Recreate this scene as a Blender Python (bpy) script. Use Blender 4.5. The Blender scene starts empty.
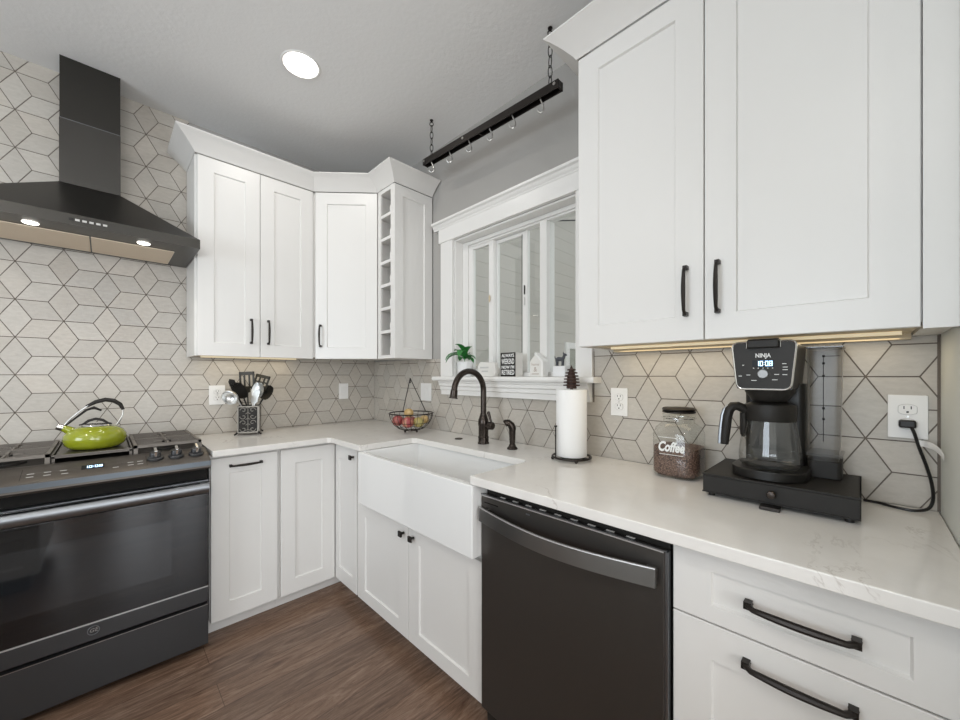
import bpy, bmesh, math, random
from mathutils import Vector, Matrix
random.seed(7)
PI = math.pi
scene = bpy.context.scene
C = scene.collection

# ------------------------------------------------------------------ camera, world, lights, exposure
CAM = (-1.549, -2.7709, 1.2696)
cam_d = bpy.data.cameras.new('camera'); cam = bpy.data.objects.new('camera', cam_d); C.objects.link(cam)
cam.location = CAM
cam.rotation_euler = (PI/2, 0, math.radians(45.2341 - 90))
cam_d.sensor_width = 36; cam_d.sensor_fit = 'HORIZONTAL'
cam_d.lens = 379.1*36/960
cam_d.shift_y = (375.34-360)/960
cam_d.clip_start = .02
scene.camera = cam

scene.view_settings.view_transform = 'Standard'
scene.view_settings.look = 'None'
scene.view_settings.gamma = 1
scene.view_settings.exposure = -0.16
scene.view_settings.use_curve_mapping = False

w = bpy.data.worlds.new('world'); scene.world = w; w.use_nodes = True
bg = w.node_tree.nodes['Background']
bg.inputs[0].default_value = (.93, .965, 1, 1); bg.inputs[1].default_value = 1.15

def area(name, loc, rot, sx, sy, power, col=(1, 1, 1), spread=180):
    l = bpy.data.lights.new(name, 'AREA'); l.shape = 'RECTANGLE'; l.size = sx; l.size_y = sy
    l.energy = power; l.color = col; l.spread = math.radians(spread)
    o = bpy.data.objects.new(name, l); C.objects.link(o); o.location = loc; o.rotation_euler = rot
    return o
# daylight entering by the windows behind and to the left of the camera
area('daylight_rear_window', (-2.75, -6.1, 1.5), (PI/2, 0, 0), 1.5, 1.5, 62, (.95, .97, 1))
area('daylight_side_window', (-4.6, -2.2, 1.5), (PI/2, 0, -PI/2), 1.8, 1.5, 60, (.80, .90, 1))
for dx in (-1.19, -.61): area('daylight_rear_door', (dx, -6.1, 1.25), (PI/2, 0, 0), .46, 1.9, 20, (.88, .94, 1))

# ------------------------------------------------------------------ materials
def mat(name, col, rough=.5, metal=0., **k):
    m = bpy.data.materials.new(name); m.use_nodes = True
    b = m.node_tree.nodes['Principled BSDF']
    b.inputs['Base Color'].default_value = (*col, 1)
    b.inputs['Roughness'].default_value = rough
    b.inputs['Metallic'].default_value = metal
    if 'spec' in k: b.inputs['Specular IOR Level'].default_value = k['spec']
    if 'coat' in k: b.inputs['Coat Weight'].default_value = k['coat']; b.inputs['Coat Roughness'].default_value = k.get('coatr', .1)
    if 'aniso' in k: b.inputs['Anisotropic'].default_value = k['aniso']
    if 'emit' in k:
        b.inputs['Emission Color'].default_value = (*k['emit'], 1); b.inputs['Emission Strength'].default_value = k.get('es', 1)
    if 'sss' in k:
        b.inputs['Subsurface Weight'].default_value = k['sss']; b.inputs['Subsurface Scale'].default_value = .01
    return m
def nt(m): return m.node_tree, m.node_tree.nodes, m.node_tree.links, m.node_tree.nodes['Principled BSDF']
def coords(m, scale=(1, 1, 1)):
    t, n, l, b = nt(m)
    g = n.new('ShaderNodeNewGeometry'); mp = n.new('ShaderNodeMapping'); mp.inputs['Scale'].default_value = scale
    l.new(g.outputs['Position'], mp.inputs['Vector']); return mp.outputs['Vector']
def noise(m, scale, detail=4, rough=.55, vec=None, dist=0):
    t, n, l, b = nt(m); x = n.new('ShaderNodeTexNoise')
    x.inputs['Scale'].default_value = scale; x.inputs['Detail'].default_value = detail
    x.inputs['Roughness'].default_value = rough; x.inputs['Distortion'].default_value = dist
    if vec: l.new(vec, x.inputs['Vector'])
    return x.outputs['Fac']
def ramp(m, fac, stops):
    t, n, l, b = nt(m); r = n.new('ShaderNodeValToRGB'); e = r.color_ramp.elements
    while len(e) < len(stops): e.new(.5)
    for i, (p, c) in enumerate(stops): e[i].position = p; e[i].color = (*c, 1)
    l.new(fac, r.inputs['Fac']); return r.outputs['Color']
def bump(m, fac, strength, dist=.002):
    t, n, l, b = nt(m); x = n.new('ShaderNodeBump'); x.inputs['Strength'].default_value = strength
    x.inputs['Distance'].default_value = dist
    l.new(fac, x.inputs['Height']); l.new(x.outputs['Normal'], b.inputs['Normal'])
def thin_glass(name, tint=(1, 1, 1), refl=.0, rough=.0):
    m = bpy.data.materials.new(name); m.use_nodes = True; n = m.node_tree.nodes; l = m.node_tree.links
    n.remove(n['Principled BSDF'])
    tr = n.new('ShaderNodeBsdfTransparent'); tr.inputs[0].default_value = (*tint, 1)
    gl = n.new('ShaderNodeBsdfGlossy'); gl.inputs['Roughness'].default_value = rough
    fr = n.new('ShaderNodeLayerWeight'); fr.inputs['Blend'].default_value = .5
    pw_ = n.new('ShaderNodeMath'); pw_.operation = 'POWER'; pw_.inputs[1].default_value = 3.5; l.new(fr.outputs['Facing'], pw_.inputs[0])
    ad = n.new('ShaderNodeMath'); ad.operation = 'MULTIPLY_ADD'; ad.inputs[1].default_value = .6; ad.inputs[2].default_value = .03+refl
    mx = n.new('ShaderNodeMixShader')
    l.new(pw_.outputs[0], ad.inputs[0]); l.new(ad.outputs[0], mx.inputs[0])
    l.new(tr.outputs[0], mx.inputs[1]); l.new(gl.outputs[0], mx.inputs[2])
    l.new(mx.outputs[0], n['Material Output'].inputs[0]); return m

M = {}
M['cab'] = mat('white_cabinet_paint', (.76, .745, .72), .36)
M['trim'] = mat('white_trim_paint', (.82, .805, .78), .35)
M['bronze'] = mat('dark_bronze', (.035, .030, .027), .38, .75)
M['orb'] = mat('oil_rubbed_bronze', (.052, .042, .036), .24, .85)
M['black'] = mat('black_plastic', (.012, .011, .010), .33, spec=.35)
M['matte'] = mat('matte_black', (.018, .016, .014), .50, spec=.30)
M['iron'] = mat('cast_iron', (.17, .15, .13), .42, .35)
M['white'] = mat('white_plastic', (.82, .81, .79), .35)
M['slot'] = mat('dark_slot', (.008, .007, .006), .6, spec=.15)
M['chrome'] = mat('chrome', (.75, .75, .74), .16, 1)
M['steel'] = mat('brushed_steel', (.50, .49, .47), .28, 1)
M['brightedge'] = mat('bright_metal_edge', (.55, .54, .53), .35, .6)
M['dwh'] = mat('lighter_handle_metal', (.24, .235, .23), .30, .95)
M['softdial'] = mat('grey_dial', (.33, .33, .33), .45, .5)
M['softsteel'] = mat('satin_steel', (.62, .62, .61), .30, .9)
M['utensil'] = mat('dark_olive_nylon', (.035, .032, .024), .4)
M['slate'] = mat('slate_metal', (.075, .075, .078), .36, .75)
M['slate_panel'] = mat('slate_control_panel', (.115, .102, .090), .36, .7)
M['slate_light'] = mat('light_slate_edge', (.26, .27, .285), .36, 1)
M['dw'] = mat('dark_dishwasher_metal', (.095, .088, .082), .40, .8)
M['hood'] = mat('dark_hood_metal', (.060, .057, .052), .30, .85)
M['filter'] = mat('aluminium_filter', (.80, .68, .54), .5, .3)
M['ovenglass'] = mat('black_oven_glass', (.007, .007, .008), .035, 0, spec=.75)
M['ovenwindow'] = mat('oven_window_glass', (.013, .014, .016), .05, 0, spec=.9)
M['fireclay'] = mat('white_fireclay', (.84, .835, .82), .12, 0, coat=.5, coatr=.05)
M['wood_under'] = mat('birch_underside', (.62, .52, .36), .5)
M['towel'] = mat('paper_towel', (.86, .85, .83), .95)
M['lime'] = mat('lime_green_enamel', (.27, .30, .014), .14, 0, coat=.6, coatr=.04)
M['green'] = mat('leaf_green', (.035, .22, .045), .4)
M['pot'] = mat('white_pot', (.80, .80, .80), .4)
M['text'] = mat('white_lettering', (.85, .85, .83), .6)
M['greytext'] = mat('grey_marking', (.55, .54, .52), .6)
M['led'] = mat('clock_digits', (.5, .7, .9), .5, emit=(.62, .84, 1), es=2.2)
M['screen'] = mat('display_screen', (.008, .010, .013), .4, spec=.2)
M['lamp'] = mat('lamp_lens', (1, 1, 1), .5, emit=(1, .97, .92), es=5)
M['hoodlamp'] = mat('hood_lamp_lens', (1, 1, 1), .5, emit=(1, .95, .86), es=4)
M['glass'] = thin_glass('window_glass', (.97, .985, .975), .02)
M['jarglass'] = thin_glass('jar_glass', (.975, .98, .97), .02, .03)
M['smoke'] = thin_glass('smoky_plastic', (.82, .82, .82), .0, .30)
M['smokelid'] = thin_glass('dark_smoky_lid', (.45, .45, .45), .05, .2)
M['carafe'] = thin_glass('carafe_glass', (.93, .93, .92), .05, .02)
M['grout'] = mat('brown_grey_grout', (.15, .125, .105), .85)
M['cone'] = mat('brown_pine_cone', (.055, .028, .020), .5, .3)
M['signwhite'] = mat('whitewashed_wood', (.74, .72, .68), .7)
M['figure'] = mat('dark_grey_resin', (.07, .075, .085), .6)
M['taupe'] = mat('taupe_lettering', (.42, .34, .29), .7)
M['dirt'] = mat('dark_soil', (.03, .02, .015), .9)

# tiles: a tint per tile from the mesh attribute plus faint directional streaks
m = mat('concrete_look_tile', (.6, .6, .6), .42); M['tile'] = m
t, n, l, b = nt(m)
at = n.new('ShaderNodeAttribute'); at.attribute_name = 'tint'
v = coords(m, (9, 9, 24)); f1 = noise(m, 3.6, 7, .68, v, .5)
c1 = ramp(m, f1, [(.25, (.455, .420, .370)), (.75, (.545, .508, .455))])
mx = n.new('ShaderNodeMix'); mx.data_type = 'RGBA'; mx.blend_type = 'MULTIPLY'; mx.inputs[0].default_value = 1
l.new(c1, mx.inputs[6]); l.new(at.outputs['Color'], mx.inputs[7]); l.new(mx.outputs[2], b.inputs['Base Color'])
bump(m, f1, .06, .001)

m = mat('grey_wall_paint', (.40, .385, .365), .75); M['paint'] = m
bump(m, noise(m, 90, 3, .5, coords(m)), .12, .003)
m = mat('ceiling_paint', (.84, .835, .825), .8); M['ceil'] = m
bump(m, noise(m, 55, 4, .6, coords(m)), .35, .004)
m = mat('pale_wall_paint', (.80, .815, .77), .6); M['pale'] = m
bump(m, noise(m, 90, 3, .5, coords(m)), .12, .003)

m = mat('veined_quartz', (.8, .8, .8), .13, 0, spec=.5); M['quartz'] = m
t, n, l, b = nt(m)
v = coords(m); wv = n.new('ShaderNodeTexNoise'); wv.inputs['Scale'].default_value = 1.7; wv.inputs['Detail'].default_value = 7
wv.inputs['Roughness'].default_value = .62; wv.inputs['Distortion'].default_value = .9; l.new(v, wv.inputs['Vector'])
vein = ramp(m, wv.outputs['Fac'], [(0, (0, 0, 0)), (.493, (0, 0, 0)), (.5, (.8, .8, .8)), (.507, (0, 0, 0)), (1, (0, 0, 0))])
mask = ramp(m, noise(m, 4.5, 3, .6, v), [(.50, (0, 0, 0)), (.66, (.9, .9, .9))])
mm = n.new('ShaderNodeMath'); mm.operation = 'MULTIPLY'; l.new(vein, mm.inputs[0]); l.new(mask, mm.inputs[1])
base = ramp(m, noise(m, 14, 5, .6, v), [(.3, (.74, .715, .68)), (.7, (.78, .755, .72))])
mx = n.new('ShaderNodeMix'); mx.data_type = 'RGBA'; l.new(mm.outputs[0], mx.inputs[0]); l.new(base, mx.inputs[6])
mx.inputs[7].default_value = (.50, .46, .42, 1); l.new(mx.outputs[2], b.inputs['Base Color'])

m = mat('brown_wood_plank', (.2, .13, .1), .27); M['floor'] = m
t, n, l, b = nt(m)
v = coords(m)
br = n.new('ShaderNodeTexBrick'); br.offset = .37; br.inputs['Scale'].default_value = 1
br.inputs['Brick Width'].default_value = 1.22; br.inputs['Row Height'].default_value = .15
br.inputs['Mortar Size'].default_value = .0011; br.inputs['Mortar Smooth'].default_value = .1
br.inputs['Color1'].default_value = (.74, .74, .74, 1); br.inputs['Color2'].default_value = (1.15, 1.13, 1.10, 1); br.inputs['Mortar'].default_value = (.45, .45, .45, 1)
l.new(v, br.inputs['Vector'])
g1 = noise(m, 5, 9, .72, coords(m, (.55, 4, 4)), 2.2)
g2 = noise(m, 26, 8, .78, coords(m, (.5, 6, 6)), 1.0)
ca = ramp(m, g1, [(.30, (.095, .055, .037)), (.5, (.180, .112, .077)), (.68, (.28, .190, .138))])
cb = ramp(m, g2, [(.30, (.68, .66, .64)), (.70, (1.28, 1.26, 1.24))])
mx = n.new('ShaderNodeMix'); mx.data_type = 'RGBA'; mx.blend_type = 'MULTIPLY'; mx.inputs[0].default_value = 1
l.new(ca, mx.inputs[6]); l.new(cb, mx.inputs[7])
my = n.new('ShaderNodeMix'); my.data_type = 'RGBA'; my.blend_type = 'MULTIPLY'; my.inputs[0].default_value = 1
l.new(mx.outputs[2], my.inputs[6]); l.new(br.outputs['Color'], my.inputs[7]); l.new(my.outputs[2], b.inputs['Base Color'])
bump(m, g2, .15, .002)

m = mat('coffee_beans', (.1, .05, .03), .6); M['beans'] = m
t, n, l, b = nt(m); vo = n.new('ShaderNodeTexVoronoi'); vo.inputs['Scale'].default_value = 190; l.new(coords(m), vo.inputs['Vector'])
l.new(ramp(m, vo.outputs['Distance'], [(0, (.34, .22, .17)), (.5, (.14, .08, .058)), (1, (.02, .01, .008))]), b.inputs['Base Color'])
bump(m, vo.outputs['Distance'], .5, .003)
def fruit_mat(name, a, c, sc=14):
    m = mat(name, a, .3); t, n, l, b = nt(m)
    l.new(ramp(m, noise(m, sc, 4, .6, coords(m, (3, 3, 1))), [(.4, a), (.62, c)]), b.inputs['Base Color']); return m
M['red'] = fruit_mat('red_apple_skin', (.27, .04, .05), (.42, .16, .12))
M['pink'] = fruit_mat('pink_apple_skin', (.38, .07, .075), (.50, .26, .16))
M['gold'] = fruit_mat('golden_onion_skin', (.46, .30, .11), (.58, .42, .20))
M['yellow'] = fruit_mat('yellow_green_skin', (.48, .36, .12), (.40, .36, .14))
m = mat('shiplap_paint', (.50, .475, .43), .6); M['shiplap'] = m

# ------------------------------------------------------------------ mesh helpers
def V(*a): return Vector(a)
def WA(y0):   # facing -y (left wall): u = x, v = z, w = out of the wall
    return lambda u, v, w=0.: Vector((u, y0 - w, v))
def WB(x0):   # facing -x (window wall): u = -y, v = z, w = out of the wall
    return lambda u, v, w=0.: Vector((x0 - w, -u, v))
def FR(o, du, dv):
    o, du, dv = Vector(o), Vector(du).normalized(), Vector(dv).normalized(); dn = du.cross(dv)
    return lambda u, v, w=0.: o + du*u + dv*v + dn*w
ID = lambda x, y, z=0.: Vector((x, y, z))

class MB:
    def __init__(s): s.bm = bmesh.new()
    def face(s, vs):
        try: return s.bm.faces.new(vs)
        except ValueError: return None
    def hexa(s, p):      # 8 points: bottom loop 4 then top loop 4
        v = [s.bm.verts.new(q) for q in p]
        for f in ((3, 2, 1, 0), (4, 5, 6, 7), (0, 1, 5, 4), (1, 2, 6, 5), (2, 3, 7, 6), (3, 0, 4, 7)): s.face([v[i] for i in f])
        return s
    def box(s, x0, y0, z0, x1, y1, z1, F=ID):
        return s.hexa([F(x0, y0, z0), F(x1, y0, z0), F(x1, y1, z0), F(x0, y1, z0), F(x0, y0, z1), F(x1, y0, z1), F(x1, y1, z1), F(x0, y1, z1)])
    def prism(s, pts, h0, h1, F=ID):
        a = [s.bm.verts.new(F(x, y, h0)) for x, y in pts]; b = [s.bm.verts.new(F(x, y, h1)) for x, y in pts]
        s.face(a[::-1]); s.face(b); k = len(pts)
        for i in range(k): s.face([a[i], a[(i+1) % k], b[(i+1) % k], b[i]])
        return s
    def loft(s, rings, cap=True, closed=True):
        R = [[s.bm.verts.new(p) for p in r] for r in rings]; k = len(R[0])
        for a, b in zip(R, R[1:]):
            for i in range(k if closed else k-1): s.face([a[i], a[(i+1) % k], b[(i+1) % k], b[i]])
        if cap and closed: s.face(R[0][::-1]); s.face(R[-1])
        return s
    def tube(s, path, r, seg=10, closed=False, flat=1., up=None):
        P = [Vector(p) for p in path]; k = len(P); rings = []
        rr = r if isinstance(r, (list, tuple)) else [r]*k
        T = []
        for i in range(k):
            a = P[i-1] if (i > 0 or closed) else P[i]; b = P[(i+1) % k] if (i < k-1 or closed) else P[i]
            T.append((b-a).normalized())
        N = Vector(up) if up else (Vector((0, 0, 1)) if abs(T[0].z) < .9 else Vector((1, 0, 0)))
        for i in range(k):
            N = (N - T[i]*N.dot(T[i])); N = N.normalized() if N.length > 1e-6 else T[i].orthogonal().normalized()
            B = T[i].cross(N)
            rings.append([P[i] + (N*math.cos(2*PI*j/seg)*flat + B*math.sin(2*PI*j/seg))*rr[i] for j in range(seg)])
        if closed: rings.append(rings[0]); s.loft(rings, cap=False); bmesh.ops.remove_doubles(s.bm, verts=s.bm.verts, dist=1e-6)
        else: s.loft(rings)
        return s
    def lathe(s, prof, c=(0, 0, 0), seg=32, F=None, n=2.0):   # prof: (r, z); n>2 makes it squarish
        F = F or (lambda x, y, z: Vector((c[0]+x, c[1]+y, c[2]+z)))
        rings = []
        for r, z in prof:
            r = max(r, 1e-5); ring = []
            for j in range(seg):
                a = 2*PI*j/seg; ca, sa = math.cos(a), math.sin(a)
                q = (abs(ca)**n + abs(sa)**n)**(-1/n)
                ring.append(F(ca*q*r, sa*q*r, z))
            rings.append(ring)
        s.loft(rings); return s
    def sphere(s, c, r, sc=(1, 1, 1), seg=20):
        return s.lathe([(r*sc[0]*math.sin(PI*i/12), -r*sc[2]*math.cos(PI*i/12)) for i in range(13)], c, seg)
    def build(s, name, m, parent=None, smooth=35, bevel=0, seg=2, org=None):
        bm = s.bm
        bmesh.ops.recalc_face_normals(bm, faces=bm.faces)
        o0 = Vector(org) if org is not None else (ORG.get(parent.name, Vector()) if parent else None)
        if o0 is None:
            xs = [v.co for v in bm.verts]; o0 = Vector((sum(v.x for v in xs)/len(xs), sum(v.y for v in xs)/len(xs), min(v.z for v in xs)))
        for v in bm.verts: v.co -= o0
        if smooth:
            for f in bm.faces: f.smooth = True
            for e in bm.edges:
                if len(e.link_faces) != 2 or e.calc_face_angle(0) > math.radians(smooth): e.smooth = False
        me = bpy.data.meshes.new(name); bm.to_mesh(me); bm.free()
        me.materials.append(M[m] if isinstance(m, str) else m)
        o = bpy.data.objects.new(name, me); C.objects.link(o)
        ORG[o.name] = o0
        if parent: o.parent = parent
        else: o.location = o0
        if bevel:
            for p in me.polygons: p.use_smooth = True
            md = o.modifiers.new('bevel', 'BEVEL'); md.width = bevel; md.segments = seg; md.limit_method = 'ANGLE'; md.angle_limit = math.radians(40); md.harden_normals = True
        return o
ORG = {}
def tag(o, label=None, cat=None, group=None, kind=None):
    if label: o['label'] = label
    if cat: o['category'] = cat
    if group: o['group'] = group
    if kind: o['kind'] = kind
    return o
def thing(name, loc, label, cat, group=None):
    o = bpy.data.objects.new(name, None); C.objects.link(o); o.location = loc; o.empty_display_size = .05
    ORG[o.name] = Vector(loc); return tag(o, label, cat, group)
def struct(o): o['kind'] = 'structure'; return o
def copy_tree(o, parent=None):
    c = o.copy(); C.objects.link(c); c.parent = parent; ORG[c.name] = ORG[o.name]
    for ch in [x for x in bpy.data.objects if x.parent == o]: copy_tree(ch, c)
    return c
def box(name, m, parent, *a, F=ID, bevel=0): return MB().box(*a, F=F).build(name, m, parent, bevel=bevel)

def text(name, s, size, F, u, v, m, parent, wd=None, ext=.0006, shear=0, bold=0, w0=.0003, center=True):
    cu = bpy.data.curves.new(name, 'FONT'); cu.body = s; cu.size = size; cu.extrude = ext; cu.shear = shear; cu.offset = bold
    cu.resolution_u = 3
    if center: cu.align_x = 'CENTER'; cu.align_y = 'CENTER'
    ob = bpy.data.objects.new('tmp', cu); C.objects.link(ob)
    dg = bpy.context.evaluated_depsgraph_get(); me = bpy.data.meshes.new_from_object(ob.evaluated_get(dg))
    bpy.data.objects.remove(ob); bpy.data.curves.remove(cu)
    xs = [q.co.x for q in me.vertices]; k = (wd/(max(xs)-min(xs))) if wd else 1
    o0 = ORG.get(parent.name, Vector())
    for q in me.vertices: q.co = F(u+q.co.x*k, v+q.co.y, w0+q.co.z+ext) - o0
    me.name = name; me.materials.clear(); me.materials.append(M[m])
    o = bpy.data.objects.new(name, me); C.objects.link(o); o.parent = parent; ORG[o.name] = o0
    return o

# seven-segment digits, built as little bars
SEG = {'0': 'abcdef', '1': 'bc', '8': 'abcdefg'}
def digits(name, s, F, u, v, h, parent):
    b = MB(); wd = h*.5; t_ = h*.11
    R = {'a': (0, h/2-t_, wd, h/2), 'g': (0, -t_/2, wd, t_/2), 'd': (0, -h/2, wd, -h/2+t_), 'f': (0, 0, t_, h/2), 'e': (0, -h/2, t_, 0), 'b': (wd-t_, 0, wd, h/2), 'c': (wd-t_, -h/2, wd, 0)}
    x = u
    for ch in s:
        if ch == ':':
            for q in (-h*.2, h*.2): b.box(x, v+q-t_/2, .0002, x+t_, v+q+t_/2, .0008, F=F)
            x += t_*2.2
        else:
            for g in SEG[ch]: a = R[g]; b.box(x+a[0], v+a[1], .0002, x+a[2], v+a[3], .0008, F=F)
            x += wd*1.3
    return b.build(name, 'led', parent, smooth=0)

# ------------------------------------------------------------------ dimensions (metres)
T = .915; D = .6326; DF = .5783; UD = .2924
ZU, ZT, ZC, H = 1.3755, 2.444, 2.529, 2.750
XUL, XUM, XDG, YDG, YW = -1.2082, -.9003, -.5926, -.5661, -.764
YR1, YR2, YR3, YC = -2.0208, -2.4423, -2.8614, -2.9147
XR = -1.189

# ------------------------------------------------------------------ room shell
FX0, FY0 = -4.7, -6.2
struct(box('floor', 'floor', None, FX0, FY0, -.05, .14, .12, 0))
struct(box('ceiling', 'ceil', None, FX0, FY0, H, .14, .12, H+.05))
wl = struct(box('wall_left', 'paint', None, FX0, .004, 0, .14, .12, H))
OY0, OY1, OZ0, OZ1 = -.983, -1.848, 1.262, 2.110      # window opening
b = MB()
b.box(.004, YC-.1, 0, .14, .004, OZ0-.03); b.box(.004, YC-.1, OZ1, .14, .004, H)
b.box(.004, OY0, OZ0-.03, .14, .004, OZ1); b.box(.004, YC-.1, OZ0-.03, .14, OY1, OZ1)
wr = struct(b.build('wall_right', 'paint', smooth=0))
struct(box('wall_end', 'pale', None, -.74, YC-.12, 0, .004, YC, H))
struct(box('wall_side', 'pale', None, .004, FY0, 0, .14, YC-.12, H))
# shell behind the camera, with the window and door openings daylight comes through
b = MB()
b.box(FX0-.12, FY0-.12, 0, -3.6, FY0, H); b.box(-1.9, FY0-.12, 0, -1.55, FY0, H); b.box(-.25, FY0-.12, 0, .14, FY0, H)
b.box(-3.6, FY0-.12, 0, -1.9, FY0, .7); b.box(-3.6, FY0-.12, 2.3, -1.9, FY0, H); b.box(-1.55, FY0-.12, 2.4, -.25, FY0, H)
struct(b.build('wall_rear', 'pale', smooth=0))
b = MB()
b.box(FX0-.12, FY0, 0, FX0, -3.2, H); b.box(FX0-.12, -1.2, 0, FX0, .12, H)
b.box(FX0-.12, -3.2, 0, FX0, -1.2, .7); b.box(FX0-.12, -3.2, 2.3, FX0, -1.2, H)
struct(b.build('wall_far_left', 'pale', smooth=0))

# rhombus tiles
def clip(poly, x0, y0, x1, y1):
    for ax, val, sg in ((0, x0, 1), (0, x1, -1), (1, y0, 1), (1, y1, -1)):
        out = []
        for i in range(len(poly)):
            p, q = poly[i-1], poly[i]; dp, dq = (p[ax]-val)*sg, (q[ax]-val)*sg
            if dp >= 0 and dq >= 0: out.append(q)
            elif dp >= 0 > dq or dq >= 0 > dp:
                t_ = dp/(dp-dq); r = (p[0]+(q[0]-p[0])*t_, p[1]+(q[1]-p[1])*t_); out.append(r)
                if dq >= 0: out.append(q)
        poly = out
        if len(poly) < 3: return None
    return poly
def tiles(F, u0, v0, rects, parent, seed):
    rnd = random.Random(seed); s = .1016; h = s*math.sqrt(3); g = .0017
    bm = bmesh.new(); cl = bm.loops.layers.float_color.new('tint')
    for i in range(-30, 30):
        for j in range(-20, 20):
            nx, nz = u0+i*1.5*s, v0+(j+.5*(i % 2))*h
            for rh in (((0, 0), (s/2, h/2), (0, h), (-s/2, h/2)), ((0, 0), (s, 0), (1.5*s, h/2), (s/2, h/2)), ((0, 0), (s/2, -h/2), (1.5*s, -h/2), (s, 0))):
                t_ = rnd.uniform(.91, 1.05); wm = rnd.uniform(-.012, .012)
                P = [(nx+a, nz+c) for a, c in rh]
                cx, cz = sum(p[0] for p in P)/4, sum(p[1] for p in P)/4
                inr = s*math.sqrt(3)/4; k = (inr-g)/inr
                P = [(cx+(p[0]-cx)*k, cz+(p[1]-cz)*k) for p in P]
                for r in rects:
                    q = clip(P, *r)
                    if not q: continue
                    top = [bm.verts.new(F(a, c, .0045)) for a, c in q]; bot = [bm.verts.new(F(a, c, .001)) for a, c in q]
                    fs = [bm.faces.new(top)]
                    for a in range(len(q)): fs.append(bm.faces.new([top[a], bot[a], bot[(a+1) % len(q)], top[(a+1) % len(q)]]))
                    for f in fs:
                        for lp in f.loops: lp[cl] = (t_+wm, t_, t_-wm, 1)
    mb = MB(); mb.bm.free(); mb.bm = bm
    return mb.build('tile_backsplash', 'tile', parent, smooth=0)
TR = [(-2.9, .80, -1.196, 2.75), (-1.196, .915, -.004, 1.40)]
tiles(WA(.001), -1.842, 1.272, TR, wl, 3)
b = MB()
for r in TR: b.box(r[0], r[1], -.003, r[2], r[3], .0028, F=WA(.001))
b.build('grout', 'grout', wl, smooth=0)
TRB = [(.004, .915, .871, 1.376), (.871, .915, 1.931, 1.17), (1.931, .915, 2.9147, 1.40)]
tiles(WB(.001), 2.168-.1524*2, 1.266, TRB, wr, 5)
b = MB()
for r in TRB: b.box(r[0], r[1], -.003, r[2], r[3], .0028, F=WB(.001))
b.box(1.929, 1.15, .0028, 1.934, 1.376, .006, F=WB(.001)); b.box(2.909, .915, .0028, 2.9147, 1.376, .006, F=WB(.001))
b.build('grout', 'grout', wr, smooth=0)

# ------------------------------------------------------------------ window
FW = WB(0)
cs = MB()
cs.box(.871, 1.262, .001, .983, 2.112, .020, F=FW); cs.box(1.848, 1.262, .001, 1.931, 2.112, .020, F=FW)
tr1 = struct(cs.build('trim_1', 'trim', bevel=.0015))        # side casings
b = MB(); b.box(.855, 2.112, .001, 1.947, 2.198, .024, F=FW)
prof = [(.001, 2.198), (.026, 2.198), (.028, 2.207), (.036, 2.213), (.040, 2.224), (.052, 2.230), (.052, 2.243), (.001, 2.243)]
b.loft([[FW(uu, z, ww) for ww, z in prof] for uu in (.812, 1.99)])
tr2 = struct(b.build('trim_2', 'trim', bevel=.001))          # head casing with crown cap
prof = [(-.060, 1.236), (-.060, 1.262), (.064, 1.262), (.071, 1.256), (.073, 1.249), (.070, 1.240), (.064, 1.236)]
b = MB(); b.loft([[FW(uu, z, ww) for ww, z in [(max(a, .001), c) for a, c in prof]] for uu in (.846, 1.966)])
b.box(.984, 1.236, -.062, 1.847, 1.2619, .002, F=FW)
prof = [(.006, 1.236), (.050, 1.236), (.050, 1.226), (.044, 1.221), (.044, 1.206), (.034, 1.199), (.034, 1.182), (.026, 1.176), (.024, 1.150), (.006, 1.150)]
b.loft([[FW(uu, z, ww) for ww, z in prof] for uu in (.884, 1.925)])
struct(b.build('trim_3', 'trim', smooth=30))                 # stool and apron
b = MB()
b.box(.983, 1.262, -.139, .993, 2.11, .0005, F=FW); b.box(1.838, 1.262, -.139, 1.848, 2.11, .0005, F=FW); b.box(.9935, 2.100, -.139, 1.8375, 2.110, .0005, F=FW)
struct(b.build('trim_4', 'trim', smooth=0))                  # jamb lining
win = struct(bpy.data.objects.new('window_1', None)); C.objects.link(win); win.location = (.09, -1.415, 1.262); ORG['window_1'] = Vector(win.location)
b = MB()
b.box(.9935, 1.263, -.125, 1.040, 2.0995, -.060, F=FW); b.box(1.812, 1.263, -.125, 1.8375, 2.0995, -.060, F=FW)
b.box(1.0405, 2.078, -.1245, 1.8115, 2.0990, -.0605, F=FW); b.box(1.0405, 1.2635, -.1245, 1.8115, 1.285, -.0605, F=FW)
b.box(1.0405, 2.066, -.118, 1.8115, 2.0775, -.068, F=FW)
b.build('window_frame', 'trim', win, bevel=.002)
box('mullion', 'trim', win, 1.597, 1.2855, -.122, 1.640, 2.0655, -.050, F=FW, bevel=.002)
def sash(u0, u1, w0, st):
    b = MB(); z0, z1 = 1.286, 2.065
    b.box(u0, z0, w0-.025, u0+st, z1, w0, F=FW); b.box(u1-st, z0, w0-.025, u1, z1, w0, F=FW)
    b.box(u0+st+.0003, z1-.020, w0-.0245, u1-st-.0003, z1-.0003, w0-.0005, F=FW); b.box(u0+st+.0003, z0+.0003, w0-.0245, u1-st-.0003, z0+.026, w0-.0005, F=FW)
    s_ = b.build('sash', 'trim', win, bevel=.0015)
    box('pane', 'glass', s_, u0+st, z0+.026, w0-.014, u1-st, z1-.020, w0-.011, F=FW)
    return s_
s1 = sash(1.041, 1.250, -.0685, .036)
s2 = sash(1.222, 1.480, -.096, .034)
box('reflection_line', 'slot', s2, 1.4425, 1.30, -.0957, 1.4455, 2.05, -.0945, F=FW)  # dark line painting a reflection along the edge of the sash stile
box('pane', 'glass', win, 1.4805, 1.287, -.105, 1.596, 2.064, -.102, F=FW)
box('pane', 'glass', win, 1.641, 1.287, -.082, 1.811, 2.064, -.079, F=FW)
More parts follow.
